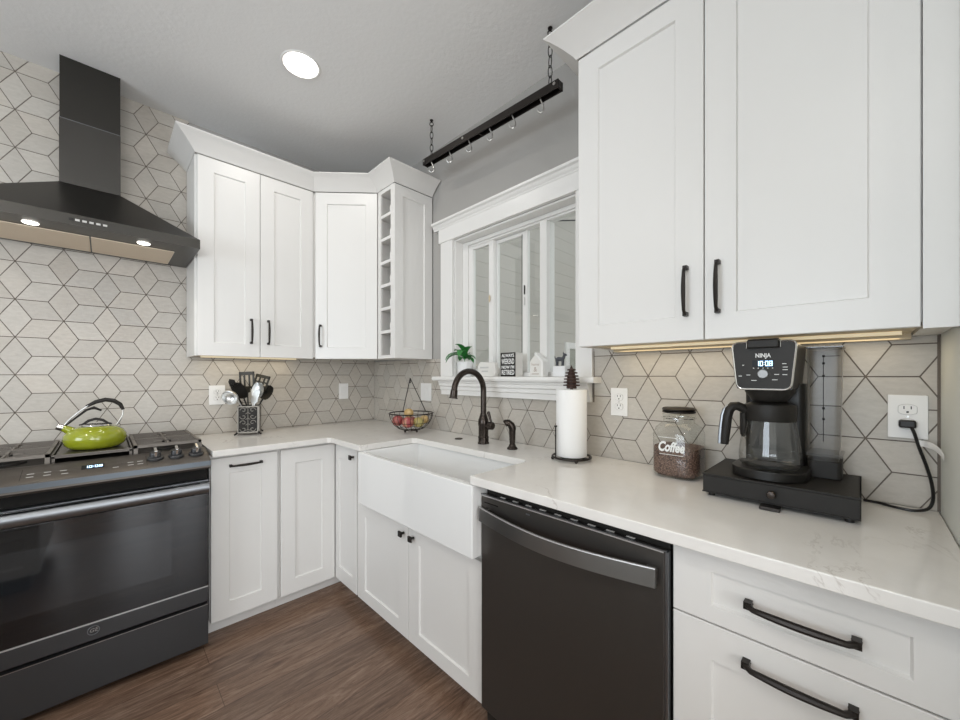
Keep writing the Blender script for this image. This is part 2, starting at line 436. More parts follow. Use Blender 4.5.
MB().sphere((.062, -1.226, 1.722), .022, (.28, .28, 1)).build('latch', 'wood_under', s1)
box('latch', 'matte', s2, 1.459, 1.715, -.0959, 1.466, 1.765, -.090, F=FW, bevel=.002)
box('latch', 'greytext', s2, 1.459, 1.655, -.0959, 1.466, 1.700, -.092, F=FW, bevel=.002)

# porch beyond the window
b = MB(); z = -.2
while z < 4.7:
    b.box(.15, .90, z, 6.6, .92, z+.1985); z += .2015
b.box(.15, .915, -.2, 6.6, 1.0, 4.8)
porch = struct(b.build('wall_porch', 'shiplap', smooth=0))
struct(box('wall_porch_side', 'shiplap', None, 6.61, -3.6, -.2, 6.7, 1.0, 4.8))
struct(box('floor_porch', 'signwhite', None, .15, -3.6, -.25, 6.6, 1.0, -.2))
pw = thing('porch_window', (4.7, .89, .8), 'white framed window in the shiplap porch wall, seen through the right pane', 'window')
FP = WA(.8995)
b = MB()
for a in ((4.16, .75, 4.27, 1.85), (5.20, .75, 5.31, 1.85), (4.2705, 1.74, 5.1995, 1.849), (4.2705, .751, 5.1995, .86)): b.box(a[0], a[1], .0005, a[2], a[3], .05, F=FP)
b.build('window_frame', 'trim', pw, bevel=.004)
box('pane', 'glass', pw, 4.271, .861, .010, 5.199, 1.739, .016, F=FP)
MB().tube([(3.30, .80, 3.69), (4.60, .80, 4.08)], .012, 8).build('cable', 'matte', porch)
MB().tube([(3.30, .80, 3.69), (3.30, .91, 3.69)], .012, 8).build('cable_bracket', 'matte', porch)

# ------------------------------------------------------------------ cabinets
def shaker(name, F, u0, u1, v0, v1, parent, w0=0., th=.020, fr=.073, rec=.0075, m='cab', fru=None):
    fu = fru or fr; a, c = w0, w0+th
    O = [(u0, v0), (u1, v0), (u1, v1), (u0, v1)]
    I = [(u0+fu, v0+fr), (u1-fu, v0+fr), (u1-fu, v1-fr), (u0+fu, v1-fr)]
    e = .0035; J = [(u0+fu+e, v0+fr+e), (u1-fu-e, v0+fr+e), (u1-fu-e, v1-fr-e), (u0+fu+e, v1-fr-e)]
    g = .0015; O2 = [(u0+g, v0+g), (u1-g, v0+g), (u1-g, v1-g), (u0+g, v1-g)]
    b = MB(); R = [[b.bm.verts.new(F(x, y, w_)) for x, y in L] for L, w_ in ((O, a), (O, c-g), (O2, c), (I, c), (J, c-rec))]
    for A, B_ in zip(R, R[1:]):
        for i in range(4): b.face([A[i], A[(i+1) % 4], B_[(i+1) % 4], B_[i]])
    b.face(R[-1]); b.face(R[0][::-1])
    return b.build(name, m, parent, smooth=0)
def pull(F, u, v, L, vertical, parent, w0=0., r=.0052, rise=.026):
    pts = []; n_ = 14
    for i in range(n_+1):
        t_ = i/n_; s_ = (t_-.5)*L; h = rise + .006*math.sin(PI*t_); pts.append((s_, h))
    path = [(-L/2, .001), (-L/2, rise*.6)] + pts[1:-1] + [(L/2, rise*.6), (L/2, .001)]
    rad = [r*1.25, r*1.05] + [r*(.85+.35*math.sin(PI*i/n_)) for i in range(1, n_)] + [r*1.05, r*1.25]
    Q = [F(u, v+a, w0+h) if vertical else F(u+a, v, w0+h) for a, h in path]
    b = MB(); b.tube(Q, rad, 8)
    for s_ in (-1, 1):
        if vertical: b.box(u-r*1.15, v+s_*L/2-r*1.1, w0+.0005, u+r*1.15, v+s_*L/2+r*1.1, w0+rise*.75, F=F)
        else: b.box(u+s_*L/2-r*1.1, v-r*1.15, w0+.0005, u+s_*L/2+r*1.1, v+r*1.15, w0+rise*.75, F=F)
    return b.build('handle', 'bronze', parent)
def knob(F, u, v, parent, w0=0.):
    b = MB(); b.tube([F(u, v, w0+.0005), F(u, v, w0+.018)], [.006, .0045], 10)
    b.box(u-.0125, v-.0125, w0+.018, u+.0125, v+.0125, w0+.027, F=F)
    return b.build('knob', 'bronze', parent, bevel=.002)

TH = .020
FA, FB = WA(-(UD-TH)), WB(-(UD-TH))
def carcass(pts, z0, z1, parent, bottom=True, name='body'):
    b = MB().prism(pts, z0+(.012 if bottom else 0), z1).build(name, 'cab', parent, smooth=0)
    return b
# upper pair on the left wall
uc = thing('upper_cabinet', (-.9, -.14, ZU), 'white two-door wall cabinet beside the range hood', 'cabinet')
b = MB(); b.prism([(XUL, -.006), (XUL, -(UD-TH)+.001), (XDG, -(UD-TH)+.001), (XDG, -.006)], ZU+.012, ZT+.004)
b.box(XUL, -(UD-TH)+.001, ZU, XUL+.018, -.006, ZU+.013)
b.build('body', 'cab', uc, smooth=0)
box('bottom_panel', 'wood_under', uc, XUL+.019, -(UD-TH)+.012, ZU+.006, XDG-.001, -.008, ZU+.0118)
d = shaker('door', FA, XUL+.010, XUM-.0015, ZU, ZT, uc); pull(FA, XUM-.048, 1.522, .132, True, d, TH)
d = shaker('door', FA, XUM+.0015, XDG-.006, ZU, ZT, uc); pull(FA, XUM+.041, 1.522, .132, True, d, TH)
# diagonal corner cabinet
cc = thing('corner_cabinet', (-.25, -.25, ZU), 'white diagonal corner wall cabinet with one door', 'cabinet')
dv = Vector((UD-TH-.0, 0, 0))
A0 = Vector((XDG, -UD)); B0 = Vector((-UD, YDG)); dr = (B0-A0).normalized(); nn = Vector((-dr.y, dr.x)); nn = nn if nn.x < 0 else -nn
a1, b1 = A0 - nn*TH, B0 - nn*TH
b = MB(); b.prism([(XDG+.001, -.006), (XDG+.001, -(UD-TH)+.001), (a1.x, a1.y), (b1.x, b1.y), (-(UD-TH)+.001, YDG+.001), (-.006, YDG+.001), (-.006, -.006)], ZU+.012, ZT+.004)
b.build('body', 'cab', cc, smooth=0)
FD = FR((a1.x, a1.y, 0), (dr.x, dr.y, 0), (0, 0, 1))
LD = (B0-A0).length
d = shaker('door', FD, .009, LD-.004, ZU, ZT, cc, w0=.0005); pull(FD, .045, 1.522, .132, True, d, TH)
# wine cubby tower
wc = thing('wine_cubby_cabinet', (-.15, -.66, ZU), 'narrow white wall cabinet of seven open cubbies with a panelled end', 'cabinet')
b = MB(); u0, u1 = .5671, .7455
b.box(u0, ZU, -.286, u0+.012, ZT+.004, -.0125, F=WB(-.2915)); b.box(u0, ZU, -.012, u0+.034, ZT+.004, 0, F=WB(-.2915))
b.box(u1-.018, ZU, -.286, u1, ZT+.004, -.0125, F=WB(-.2915)); b.box(u1-.026, ZU, -.012, u1, ZT+.004, 0, F=WB(-.2915))
b.box(u0+.0125, ZU+.001, -.285, u1-.0185, ZT+.003, -.278, F=WB(-.2915))
b.box(u0+.0125, ZT-.02, -.2775, u1-.0185, ZT+.0035, -.001, F=WB(-.2915)); b.box(u0+.0125, ZU+.0005, -.2775, u1-.0185, ZU+.022, -.001, F=WB(-.2915))
b.build('body', 'cab', wc, smooth=0)
for k in range(1, 7):
    z = ZU+.022 + k*(ZT-.02-ZU-.022)/7
    sh = box('shelf', 'cab', wc, u0+.0125, z-.009, -.277, u1-.0185, z+.009, -.002, F=WB(-.2915))
for k in range(7):
    z = ZU+.023 + k*(ZT-.02-ZU-.022)/7 + (.009 if k else 0)
    box('bottle_cradle', 'cab', wc, u1-.062, z, -.05, u1-.0190, z+.048, -.014, F=WB(-.2915), bevel=.004)
FS = FR((-UD, YW+TH-.001, 0), (1, 0, 0), (0, 0, 1))
shaker('end_panel', FS, .001, UD-.004, ZU, ZT, wc, th=TH-.001, fr=.062)
# right pair
rc = thing('upper_cabinet', (-.14, -2.45, ZU), 'tall white two-door wall cabinet over the coffee maker', 'cabinet')
b = MB(); b.prism([(-.006, YR1), (-(UD-TH)+.001, YR1), (-(UD-TH)+.001, YC+.002), (-.006, YC+.002)], ZU+.012, ZT+.004)
b.box(-(UD-TH)+.001, YR1-.018, ZU, -.006, YR1, ZU+.013); b.box(-(UD-TH)+.001, YC+.002, ZU, -.006, YR3-.003, ZU+.013)
b.build('body', 'cab', rc, smooth=0)
box('bottom_panel', 'wood_under', rc, -(UD-TH)+.012, YR3-.001, ZU+.006, -.008, YR1-.019, ZU+.0118)
box('light_rail', 'wood_under', rc, -.040, YR3-.0005, ZU-.010, -.010, YR1-.0195, ZU+.0058)
d = shaker('door', FB, -YR1+.004, -YR2-.0015, ZU, ZT, rc, fru=.078); pull(FB, 2.395, 1.524, .140, True, d, TH)
d = shaker('door', FB, -YR2+.0015, -YR3-.001, ZU, ZT, rc, fru=.078); pull(FB, 2.479, 1.524, .140, True, d, TH)
box('filler_strip', 'cab', rc, -YR3+.002, ZU-.004, .0005, -YC-.0015, ZT+.004, .019, F=FB)

M['added_strip'] = mat('added_warm_glow', (1, .9, .7), .5, emit=(1, .82, .50), es=.35)  # glowing strips with area lights, added to brighten the tiles under the wall cabinets
def added_strip(parent, x0, y0, x1, y1, power):
    box('added_glow_strip', 'added_strip', parent, x0, y0, ZU-.003, x1, y1, ZU+.0055)
    l = bpy.data.lights.new('added_tile_fill', 'AREA'); l.shape = 'RECTANGLE'; l.size = max(x1-x0, .16); l.size_y = max(y1-y0, .16); l.energy = power; l.color = (1, .86, .62)
    o = bpy.data.objects.new('added_tile_fill', l); C.objects.link(o); o.location = ((x0+x1)/2, (y0+y1)/2, ZU-.006)
added_strip(rc, -.125, YR3+.02, -.110, YR1-.05, 1.0)
added_strip(uc, XUL+.05, -.125, XDG-.05, -.110, .45)

# crown mouldings swept with mitred corners
def crown(path, parent=None):
    prof = [(0.0, 2.449), (.003, 2.449), (.008, 2.456), (.017, 2.466), (.029, 2.478), (.043, 2.491), (.058, 2.503), (.074, 2.515), (.088, 2.5235), (.090, 2.525), (.090, ZC), (0, ZC)]
    P = [Vector(p) for p in path]; k = len(P); rings = []
    for i in range(k):
        nrm = []
        if i > 0: e = (P[i]-P[i-1]).normalized(); nrm.append(Vector((e.y, -e.x)))
        if i < k-1: e = (P[i+1]-P[i]).normalized(); nrm.append(Vector((e.y, -e.x)))
        nv = sum(nrm, Vector((0, 0))).normalized(); sc = 1/nv.dot(nrm[0])
        rings.append([Vector((P[i].x+nv.x*o*sc, P[i].y+nv.y*o*sc, z)) for o, z in prof])
    return MB().loft(rings).build('crown_moulding', 'cab', smooth=25)
o = crown([(XUL, -.006), (XUL, -UD), (XDG, -UD), (-UD, YDG), (-UD, YW), (-.006, YW)])
tag(o, 'white crown moulding stepping around the corner wall cabinets', 'moulding')
o = crown([(-.006, YR1), (-UD, YR1), (-UD, YC+.002)])
tag(o, 'white crown moulding over the wall cabinet right of the window', 'moulding')

# base cabinets
ZB, ZD, ZK = .080, .867, .8835
FBA, FBB = WA(-(DF-TH)), WB(-(DF-TH))
def prop(g, o): return o
ba = thing('base_cabinet', (-1.04, -.3, 0), 'white pull-out base cabinet with a bar handle beside the range', 'cabinet')
box('body', 'cab', ba, XR, -(DF-TH)+.001, ZB, -.884, -.006, ZK)
box('toe_kick', 'cab', ba, XR, -.507, .001, -.884, -.492, ZB-.0005)
d = shaker('door', FBA, XR+.003, -.893, ZB-.001, ZD, ba, fr=.078, fru=.075); pull(FBA, -1.040, .825, .134, False, d, TH)
bc = thing('corner_base_cabinet', (-.4, -.4, 0), 'white corner base cabinet with two doors folding around the inside corner', 'cabinet')
MB().prism([(-.883, -.006), (-.883, -(DF-TH)+.001), (-(DF-TH)+.001, -(DF-TH)+.001), (-(DF-TH)+.001, -.847), (-.006, -.847), (-.006, -.006)], ZB, ZK).build('body', 'cab', bc, smooth=0)
MB().prism([(-.883, -.492), (-.883, -.507), (-.507, -.507), (-.507, -.847), (-.492, -.847), (-.492, -.492)], .001, ZB-.0005).build('toe_kick', 'cab', bc, smooth=0)
shaker('door', FBA, -.876, -.5815, ZB-.001, ZD, bc, fr=.078, fru=.072)
d = shaker('door', FBB, .5815, .842, ZB-.001, ZD, bc, fr=.078, fru=.045); knob(FBB, .811, .822, d, TH)
bs = thing('sink_base_cabinet', (-.3, -1.33, 0), 'white two-door base cabinet under the farmhouse sink', 'cabinet')
YS1, YS2 = -.9824, -1.7948
b = MB(); b.box(-(DF-TH)+.001, -1.8135, ZB, -.006, -.848, .626)
b.box(-(DF-TH)+.001, -.981, .626, -.006, -.848, ZK)
b.build('body', 'cab', bs, smooth=0)
box('toe_kick', 'cab', bs, -.507, -1.8135, .001, -.492, -.848, ZB-.0005)
box('filler_strip', 'cab', bs, .849,   .594, .0003, .981, ZK-.002, .0008, F=FBB)
d = shaker('door', FBB, .856, 1.3325, ZB-.001, .592, bs, fr=.062, fru=.078); knob(FBB, 1.301, .553, d, TH)
d = shaker('door', FBB, 1.3355, 1.811, ZB-.001, .592, bs, fr=.062, fru=.078); knob(FBB, 1.378, .553, d, TH)
bd = thing('drawer_cabinet', (-.3, -2.68, 0), 'white base cabinet of wide drawers right of the dishwasher', 'cabinet')
box('body', 'cab', bd, -(DF-TH)+.001, YC+.002, ZB, -.006, -2.449, ZK)
box('toe_kick', 'cab', bd, -.507, YC+.002, .001, -.492, -2.449, ZB-.0005)
d = shaker('drawer', FBB, 2.451, 2.912, .7125, ZD, bd, fr=.040, fru=.080); pull(FBB, 2.683, .788, .162, False, d, TH, r=.0064)
d = shaker('drawer', FBB, 2.451, 2.912, .400, .7085, bd, fr=.080); pull(FBB, 2.679, .661, .162, False, d, TH, r=.0064)
d = shaker('drawer', FBB, 2.451, 2.912, ZB, .396, bd, fr=.080); pull(FBB, 2.679, .330, .162, False, d, TH, r=.0064)

# countertop
XB = -.297
pts = [(XR, -.006), (-.006, -.006), (-.006, YC+.002), (-D, YC+.002), (-D, YS2), (XB-.02, YS2), (XB, YS2+.02), (XB, YS1-.02), (XB-.02, YS1), (-D, YS1), (-D, -D-.018), (-D-.018, -D), (XR, -D)]
ct = MB().prism(pts, .885, T).build('countertop', 'quartz', bevel=.003)
tag(ct, 'white veined quartz countertop running around the corner to the end wall', 'countertop')

# farmhouse sink
sk = thing('farmhouse_sink', (-.42, -1.39, .63), 'white apron-front farmhouse sink below the window', 'sink')
b = MB()
x0, x1, y0, y1, z0, z1 = -.641, -.195, -1.8165, -.984, .6285, .884
ix0, ix1, iy0, iy1, iz = -.612, -.275, -1.787, -.990, .672
O_b = [(x0, y0), (x1, y0), (x1, y1), (x0, y1)]; I_t = [(ix0, iy0), (ix1, iy0), (ix1, iy1), (ix0, iy1)]
R = [[b.bm.verts.new((x, y, z)) for x, y in L] for L, z in ((O_b, z0), (O_b, z1), (I_t, z1), ([(ix0+.012, iy0+.012), (ix1-.012, iy0+.012), (ix1-.012, iy1-.012), (ix0+.012, iy1-.012)], iz))]
for A, B_ in zip(R, R[1:]):
    for i in range(4): b.face([A[i], A[(i+1) % 4], B_[(i+1) % 4], B_[i]])
b.face(R[0][::-1]); b.face(R[-1])
b.build('basin', 'fireclay', sk, bevel=.011, seg=4)
MB().lathe([(.001, 0), (.040, 0), (.044, .003), (.044, .0005), (.001, .0005)][::-1], (-.42, -1.39, iz+.001), 24).build('drain', 'steel', sk)

# faucet
def arc(c, r, a0, a1, n_, F): return [F(c[0]+r*math.cos(a0+(a1-a0)*i/n_), c[1]+r*math.sin(a0+(a1-a0)*i/n_)) for i in range(n_+1)]
FX, FY = -.150, -1.386
fc = thing('kitchen_faucet', (FX, FY, T), 'bronze gooseneck faucet behind the farmhouse sink', 'faucet')
MB().lathe([(.0005, .0005), (.0300, .0005), (.0300, .006), (.0275, .009), (.0270, .030), (.0285, .032), (.0285, .036), (.0255, .040), (.0260, .09), (.0285, .105), (.0270, .122), (.0200, .145), (.0175, .150), (.0175, .156), (.0005, .156)], (FX, FY, T), 28).build('body', 'orb', fc)
FG = lambda x, z: Vector((x, FY, z))
path = [FG(FX, T+.15), FG(FX, 1.12), FG(FX, 1.16)] + arc((FX-.100, 1.190), .100, 0, PI*.97, 22, FG)
MB().tube(path, .0150, 14).build('neck', 'orb', fc)
e = path[-1]; dd = (path[-1]-path[-2]).normalized()
MB().tube([e-dd*.002, e+dd*.004, e+dd*.006, e+dd*.035, e+dd*.038, e+dd*.042], [.0152, .0175, .0170, .0185, .0212, .0210], 16).build('spray_head', 'orb', fc)
MB().tube([(FX, -1.405, 1.010), (FX, -1.428, 1.012), (FX, -1.4282, 1.012), (FX, -1.450, 1.013), (FX, -1.455, 1.013)], [.014, .0150, .0200, .0200, .0150], 16).build('valve', 'orb', fc)
MB().tube([(FX, -1.446, 1.020), (FX-.003, -1.437, 1.048), (FX-.006, -1.428, 1.078), (FX-.006, -1.426, 1.085)], [.0060, .0066, .0085, .0060], 12).build('lever', 'orb', fc)
sp = thing('side_sprayer', (-.157, -1.588, T), 'small bronze side sprayer right of the faucet', 'sprayer')
MB().lathe([(.0005, .0005), (.0255, .0005), (.0255, .006), (.018, .014), (.015, .024), (.0005, .024)], (-.157, -1.588, T), 24).build('base', 'orb', sp)
q = Vector((-.71, .70, 0)); c0 = Vector((-.157, -1.588, T))
MB().tube([c0+V(0, 0, .022), c0+V(0, 0, .045), c0+V(0, 0, .085), c0+V(0, 0, .100)-q*.001, c0+q*.006+V(0, 0, .116), c0+q*.018+V(0, 0, .127), c0+q*.033+V(0, 0, .125), c0+q*.037+V(0, 0, .122)], [.0130, .0145, .0160, .0175, .0180, .0165, .0180, .0150], 16).build('wand', 'orb', sp)
tag(MB().lathe([(.0005, .0004), (.022, .0004), (.022, .004), (.017, .006), (.0005, .006)], (-.148, -1.190, T), 24).build('hole_cover', 'orb'), 'flat round bronze hole cover left of the faucet', 'sink hole cover')

# ------------------------------------------------------------------ dishwasher
dw = thing('dishwasher', (-.3, -2.132, 0), 'dark stainless dishwasher under the counter with a bowed bar handle', 'dishwasher')
U0, U1 = 1.8195, 2.4465
FDW = WB(-.575)
box('body', 'matte', dw, -.572, -U1+.004, .02, -.02, -U0-.004, .866)
b = MB(); b.box(U0, .095, .001, U1-.008, .848, .024, F=FDW)
b.build('door', 'dw', dw, bevel=.003)
box('side_edge', 'slate_light', dw, U1-.0075, .10, .001, U1-.0015, .846, .020, F=FDW)
b = MB(); b.box(U0, .8485, .016, U1-.004, .8515, .0250, F=FDW)
box('edge_strip', 'brightedge', dw, U0+.004, .8445, .0241, U1-.010, .8478, .0250, F=FDW)
b.build('top_trim', 'slate_light', dw, smooth=0)
for k in range(9): box('control_button', 'greytext', dw, 1.90+k*.055, .8526, .008, 1.922+k*.055, .8540, .014, F=FDW)
box('vent_slot', 'slot', dw, 1.835, .822, .0242, 1.90, .826, .0246, F=FDW)
rings = []; top = []
for i in range(29):
    t_ = i/28; u = 1.834+t_*.592; bow = .020+.038*math.sin(PI*t_)
    zc = .788 - .006*math.sin(PI*t_); hh = .0235
    rings.append([FDW(u, zc+hh, .024+bow-.006), FDW(u, zc+hh, .024+bow+.004), FDW(u, zc-hh+.002, .024+bow+.008), FDW(u, zc-hh, .024+bow+.004), FDW(u, zc-hh, .024+bow-.004)])
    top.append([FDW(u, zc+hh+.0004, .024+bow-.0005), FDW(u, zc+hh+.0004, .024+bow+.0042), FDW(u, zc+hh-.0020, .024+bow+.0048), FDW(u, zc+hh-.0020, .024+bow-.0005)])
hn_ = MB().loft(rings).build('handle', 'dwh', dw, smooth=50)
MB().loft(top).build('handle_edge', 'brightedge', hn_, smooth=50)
for u in (1.836, 2.398): box('handle_end', 'dwh', dw, u, .768, .0245, u+.026, .806, .0380, F=FDW, bevel=.002)
box('toe_kick', 'matte', dw, -.515, -U1+.004, .001, -.50, -U0-.004, .019)
box('maker_badge', 'slate_light', dw, 2.02, .828, .0242, 2.036, .833, .0248, F=FDW)

# ------------------------------------------------------------------ range
XL_, XRR = -1.957, -1.2055; XCN = (XL_+XRR)/2
rg = thing('gas_range', (XCN, -.33, 0), 'slate grey slide-in gas range with a black glass oven door', 'range')
box('body', 'slate', rg, XL_, -.600, .030, XRR, -.012, .905)
for x in (XL_+.05, XRR-.05):
    for y in (-.55, -.08): MB().tube([(x, y, .001), (x, y, .0295)], .016, 12).build('foot', 'matte', rg)
FRG = WA(-.601)
# oven door
b = MB(); b.box(XL_+.002, .232, .0005, XRR-.002, .300, .050, F=FRG)
b.build('door_lower_rail', 'slate', rg, bevel=.003)
dg_ = MB(); dg_.box(XL_+.002, .3005, .0005, XRR-.002, .728, .050, F=FRG)
door = dg_.build('oven_door', 'ovenglass', rg, bevel=.003)
box('trim_strip', 'brightedge', door, XL_+.002, .2995, .0505, XRR-.002, .3045, .0525, F=FRG)
box('oven_window', 'ovenwindow', door, XL_+.12, .400, .0501, XRR-.135, .640, .0508, F=FRG)
box('door_top_rail', 'ovenglass', rg, XL_+.002, .7285, .0005, XRR-.002, .785, .050, F=FRG, bevel=.003)
box('door_top_trim', 'slate_light', rg, XL_+.002, .7855, .0005, XRR-.002, .790, .050, F=FRG)
box('vent_recess', 'slot', rg, XL_+.003, .793, .0002, XRR-.003, .837, .02, F=FRG)
h_ = [(XL_+.02, .046), (XL_+.022, .080), (XL_+.045, .092), (XRR-.045, .092), (XRR-.022, .080), (XRR-.02, .046)]
rings = []
for i in range(21):
    t_ = i/20; x = XL_+.006+t_*(XRR-XL_-.012); y0_ = .0505; ww = .090
    rings.append([FRG(x, .784, ww-.012), FRG(x, .786, ww-.004), FRG(x, .782, ww+.004), FRG(x, .760, ww+.006), FRG(x, .742, ww+.001), FRG(x, .737, ww-.008), FRG(x, .745, ww-.014), FRG(x, .780, ww-.016)])
b = MB().loft(rings)
for x in (XL_+.006, XRR-.034): b.box(x, .745, .0505, x+.028, .782, .078, F=FRG)
b.build('handle', 'slate_light', rg, smooth=60)
# drawer
dr_ = box('storage_drawer', 'slate', rg, XL_+.002, .036, .0005, XRR-.002, .219, .050, F=FRG, bevel=.003)
box('trim_strip', 'steel', dr_, XL_+.003, .2165, .0505, XRR-.003, .2190, .0515, F=FRG)
# badge
bx, bz = -1.578, .272
b = MB(); b.tube([FRG(bx+.0165*math.cos(2*PI*i/28), bz+.0165*math.sin(2*PI*i/28), .0515) for i in range(28)], .0016, 6, closed=True)
bg_ = b.build('badge', 'slate_light', rg)
text('badge_letters', 'GE', .020, FRG, bx, bz, 'steel', bg_, w0=.0505, shear=.2)
# control panel wedge
pr = [(.300, .905), (.520, .921), (.535, .921), (.668, .884), (.672, .878), (.672, .850), (.664, .842), (.6015, .836), (.6015, .905)]
b = MB(); b.loft([[Vector((x, -yy, z)) for yy, z in [(.500, .9055), (.520, .922), (.540, .922), (.664, .888), (.671, .882), (.672, .852), (.664, .843), (.6015, .838), (.6015, .9055)]] for x in (XL_-.004, XRR+.003)])
cp = b.build('control_panel', 'slate_panel', rg, smooth=40)
box('lip_band', mat('blue_grey_lip', (.14, .16, .18), .30, .9), cp, XL_-.004, -.6735, .860, XRR+.003, -.6722, .880)
sl = Vector((0, .124, .034)).normalized()
FC = FR((0, -.664, .888), (1, 0, 0), sl)
box('display', 'screen', cp, -1.612, .046, .0004, -1.548, .080, .0014, F=FC)
digits('clock', '10:08', lambda u, v, w=0: FC(u, v, w+.0014), -1.604, .062, .019, cp)
b = MB()
for (u, v) in [(-1.742, .035), (-1.742, .060), (-1.70, .035), (-1.70, .060), (-1.655, .030), (-1.66, .058), (-1.515, .030), (-1.47, .035), (-1.47, .060), (-1.44, .035), (-1.44, .060)]:
    box('touch_mark', 'greytext', cp, u-.009, v-.0022, .0003, u+.009, v+.0022, .0008, F=FC)
for u in (-1.765, -1.42): box('panel_seam', 'slot', cp, u, .012, .0002, u+.001, .105, .0006, F=FC)
def burner_knob(x):
    FK = FR((x, -.664, .888), (1, 0, 0), sl); o_ = lambda a, c, w_: FK(a, .068+c, w_)
    k = MB().lathe([(.0005, .0006), (.0285, .0006), (.0285, .007), (.026, .010), (.0205, .012), (.0195, .028), (.018, .031), (.0005, .031)], F=lambda a, c, z: o_(a, c, z), seg=24).build('burner_knob', 'slate', rg)
    MB().box(-.0050, -.022, .018, .0050, .022, .044, F=o_).build('knob_grip', 'chrome', k, bevel=.002)
for x in (-1.390, -1.318, -1.246, -1.845, -1.915): burner_knob(x)
box('cooktop', 'matte', rg, XL_-.002, -.4995, .9055, XRR+.004, -.014, .918, bevel=.002)
for x in (-1.335, -1.82):
    for y in (-.155, -.395):
        bu = MB().lathe([(.0005, .9185), (.052, .9185), (.050, .926), (.036, .929), (.036, .937), (.033, .940), (.0005, .941)], (x, y, 0), 28).build('burner', 'matte', rg)
def grate(x0, x1):
    b = MB(); y0, y1 = -.505, -.035; zt, zb_ = .957, .945
    for a in ((x0, y0, x1, y0+.012), (x0, y1-.012, x1, y1), (x0, y0, x0+.012, y1), (x1-.012, y0, x1, y1), (x0, -.277, x1, -.263)): b.box(a[0], a[1], zb_, a[2], a[3], zt)
    xm = (x0+x1)/2
    n_ = 11
    for k in range(1, n_):
        y = y0+(y1-y0)*k/n_
        near = min(abs(y+.155), abs(y+.395))
        if near < .040:
            b.box(x0+.01, y-.0028, zb_+.002, xm-.040, y+.0028, zt-.001); b.box(xm+.040, y-.0028, zb_+.002, x1-.01, y+.0028, zt-.001)
        else: b.box(x0+.01, y-.0028, zb_+.002, x1-.01, y+.0028, zt-.001)
    for yc in (-.155, -.395):
        b.box(xm-.004, yc-.085, zb_, xm+.004, yc-.018, zt+.001); b.box(xm-.004, yc+.018, zb_, xm+.004, yc+.085, zt+.001)
        b.box(xm-.045, yc-.004, zb_, xm-.018, yc+.004, zt+.001); b.box(xm+.018, yc-.004, zb_, xm+.045, yc+.004, zt+.001)
    for x in (x0+.006, x1-.006):
        for y in (y0+.006, y1-.006, -.27): b.box(x-.007, y-.007, .9185, x+.007, y+.007, zb_)
    b.build('grate', 'iron', rg, smooth=0)
grate(-1.455, -1.212); grate(-1.945, -1.702)
b = MB(); b.box(-1.698, -.500, .9185, -1.688, -.040, .944); b.box(-1.470, -.500, .9185, -1.460, -.040, .944)
b.box(-1.698, -.500, .936, -1.460, -.040, .944)
b.box(-1.698, -.505, .944, -1.460, -.497, .950); b.box(-1.698, -.042, .944, -1.460, -.035, .950); b.box(-1.699, -.5, .944, -1.693, -.04, .950); b.box(-1.465, -.5, .944, -1.459, -.04, .950)
b.build('griddle', 'slate_panel', rg, bevel=.001)

# kettle
KX, KY, KZ = -1.575, -.335, .9448
kt = thing('kettle', (KX, KY, KZ), 'lime green kettle with a looped handle on the griddle', 'kettle')
MB().lathe([(.0005, .0005), (.070, .0005), (.086, .006), (.098, .020), (.104, .042), (.102, .060), (.092, .078), (.075, .090), (.055, .098), (.0005, .100)], (KX, KY, KZ), 48).build('body', 'lime', kt, smooth=60)
ld = MB().lathe([(.0005, .0995), (.052, .0995), (.050, .103), (.030, .109), (.012, .112), (.0005, .1125)], (KX, KY, KZ), 32).build('lid', 'chrome', kt)
MB().tube([(KX+dx, KY-dx*.2, KZ+z) for dx, z in ((-.052, .104), (-.040, .107), (-.022, .122), (0, .129), (.022, .122), (.040, .107), (.052, .104))], [.003, .0045, .006, .006, .006, .0045, .003], 10).build('lid_handle', 'matte', ld)
d_ = Vector((-1, -.05, 0)).normalized()
c0 = Vector((KX, KY, KZ))
MB().tube([c0+d_*.070+V(0, 0, .076), c0+d_*.088+V(0, 0, .090), c0+d_*.104+V(0, 0, .100), c0+d_*.108+V(0, 0, .102)], [.020, .016, .012, .011], 16).build('spout', 'lime', kt)
MB().tube([c0+d_*.101+V(0, 0, .098), c0+d_*.118+V(0, 0, .106), c0+d_*.120+V(0, 0, .1065)], [.0145, .0135, .006], 16).build('spout_cap', 'chrome', kt)
hp = [(.098, .108), (.085, .128), (.060, .158), (.030, .186), (0, .205), (-.030, .214), (-.058, .208), (-.080, .190), (-.090, .165), (-.088, .140), (-.078, .115), (-.068, .095)]
P_ = [c0+d_*a+V(0, 0, z) for a, z in hp]
MB().tube(P_[:6], [.0055, .0055, .006, .0065, .007, .007], 10, flat=.6).build('handle_strap', 'softsteel', kt)
MB().tube(P_[3:9], [.006, .0085, .0095, .0095, .0085, .006], 12).build('handle_grip', 'matte', kt)
MB().tube(P_[8:], [.0035]*4, 8).build('handle_wire', 'chrome', kt)
MB().tube([c0+d_*a+V(0, 0, z) for a, z in ((.095, .104), (.060, .140), (.030, .170), (.006, .180), (-.018, .165))], [.003, .004, .005, .0065, .004], 8).build('whistle_trigger', 'matte', kt)

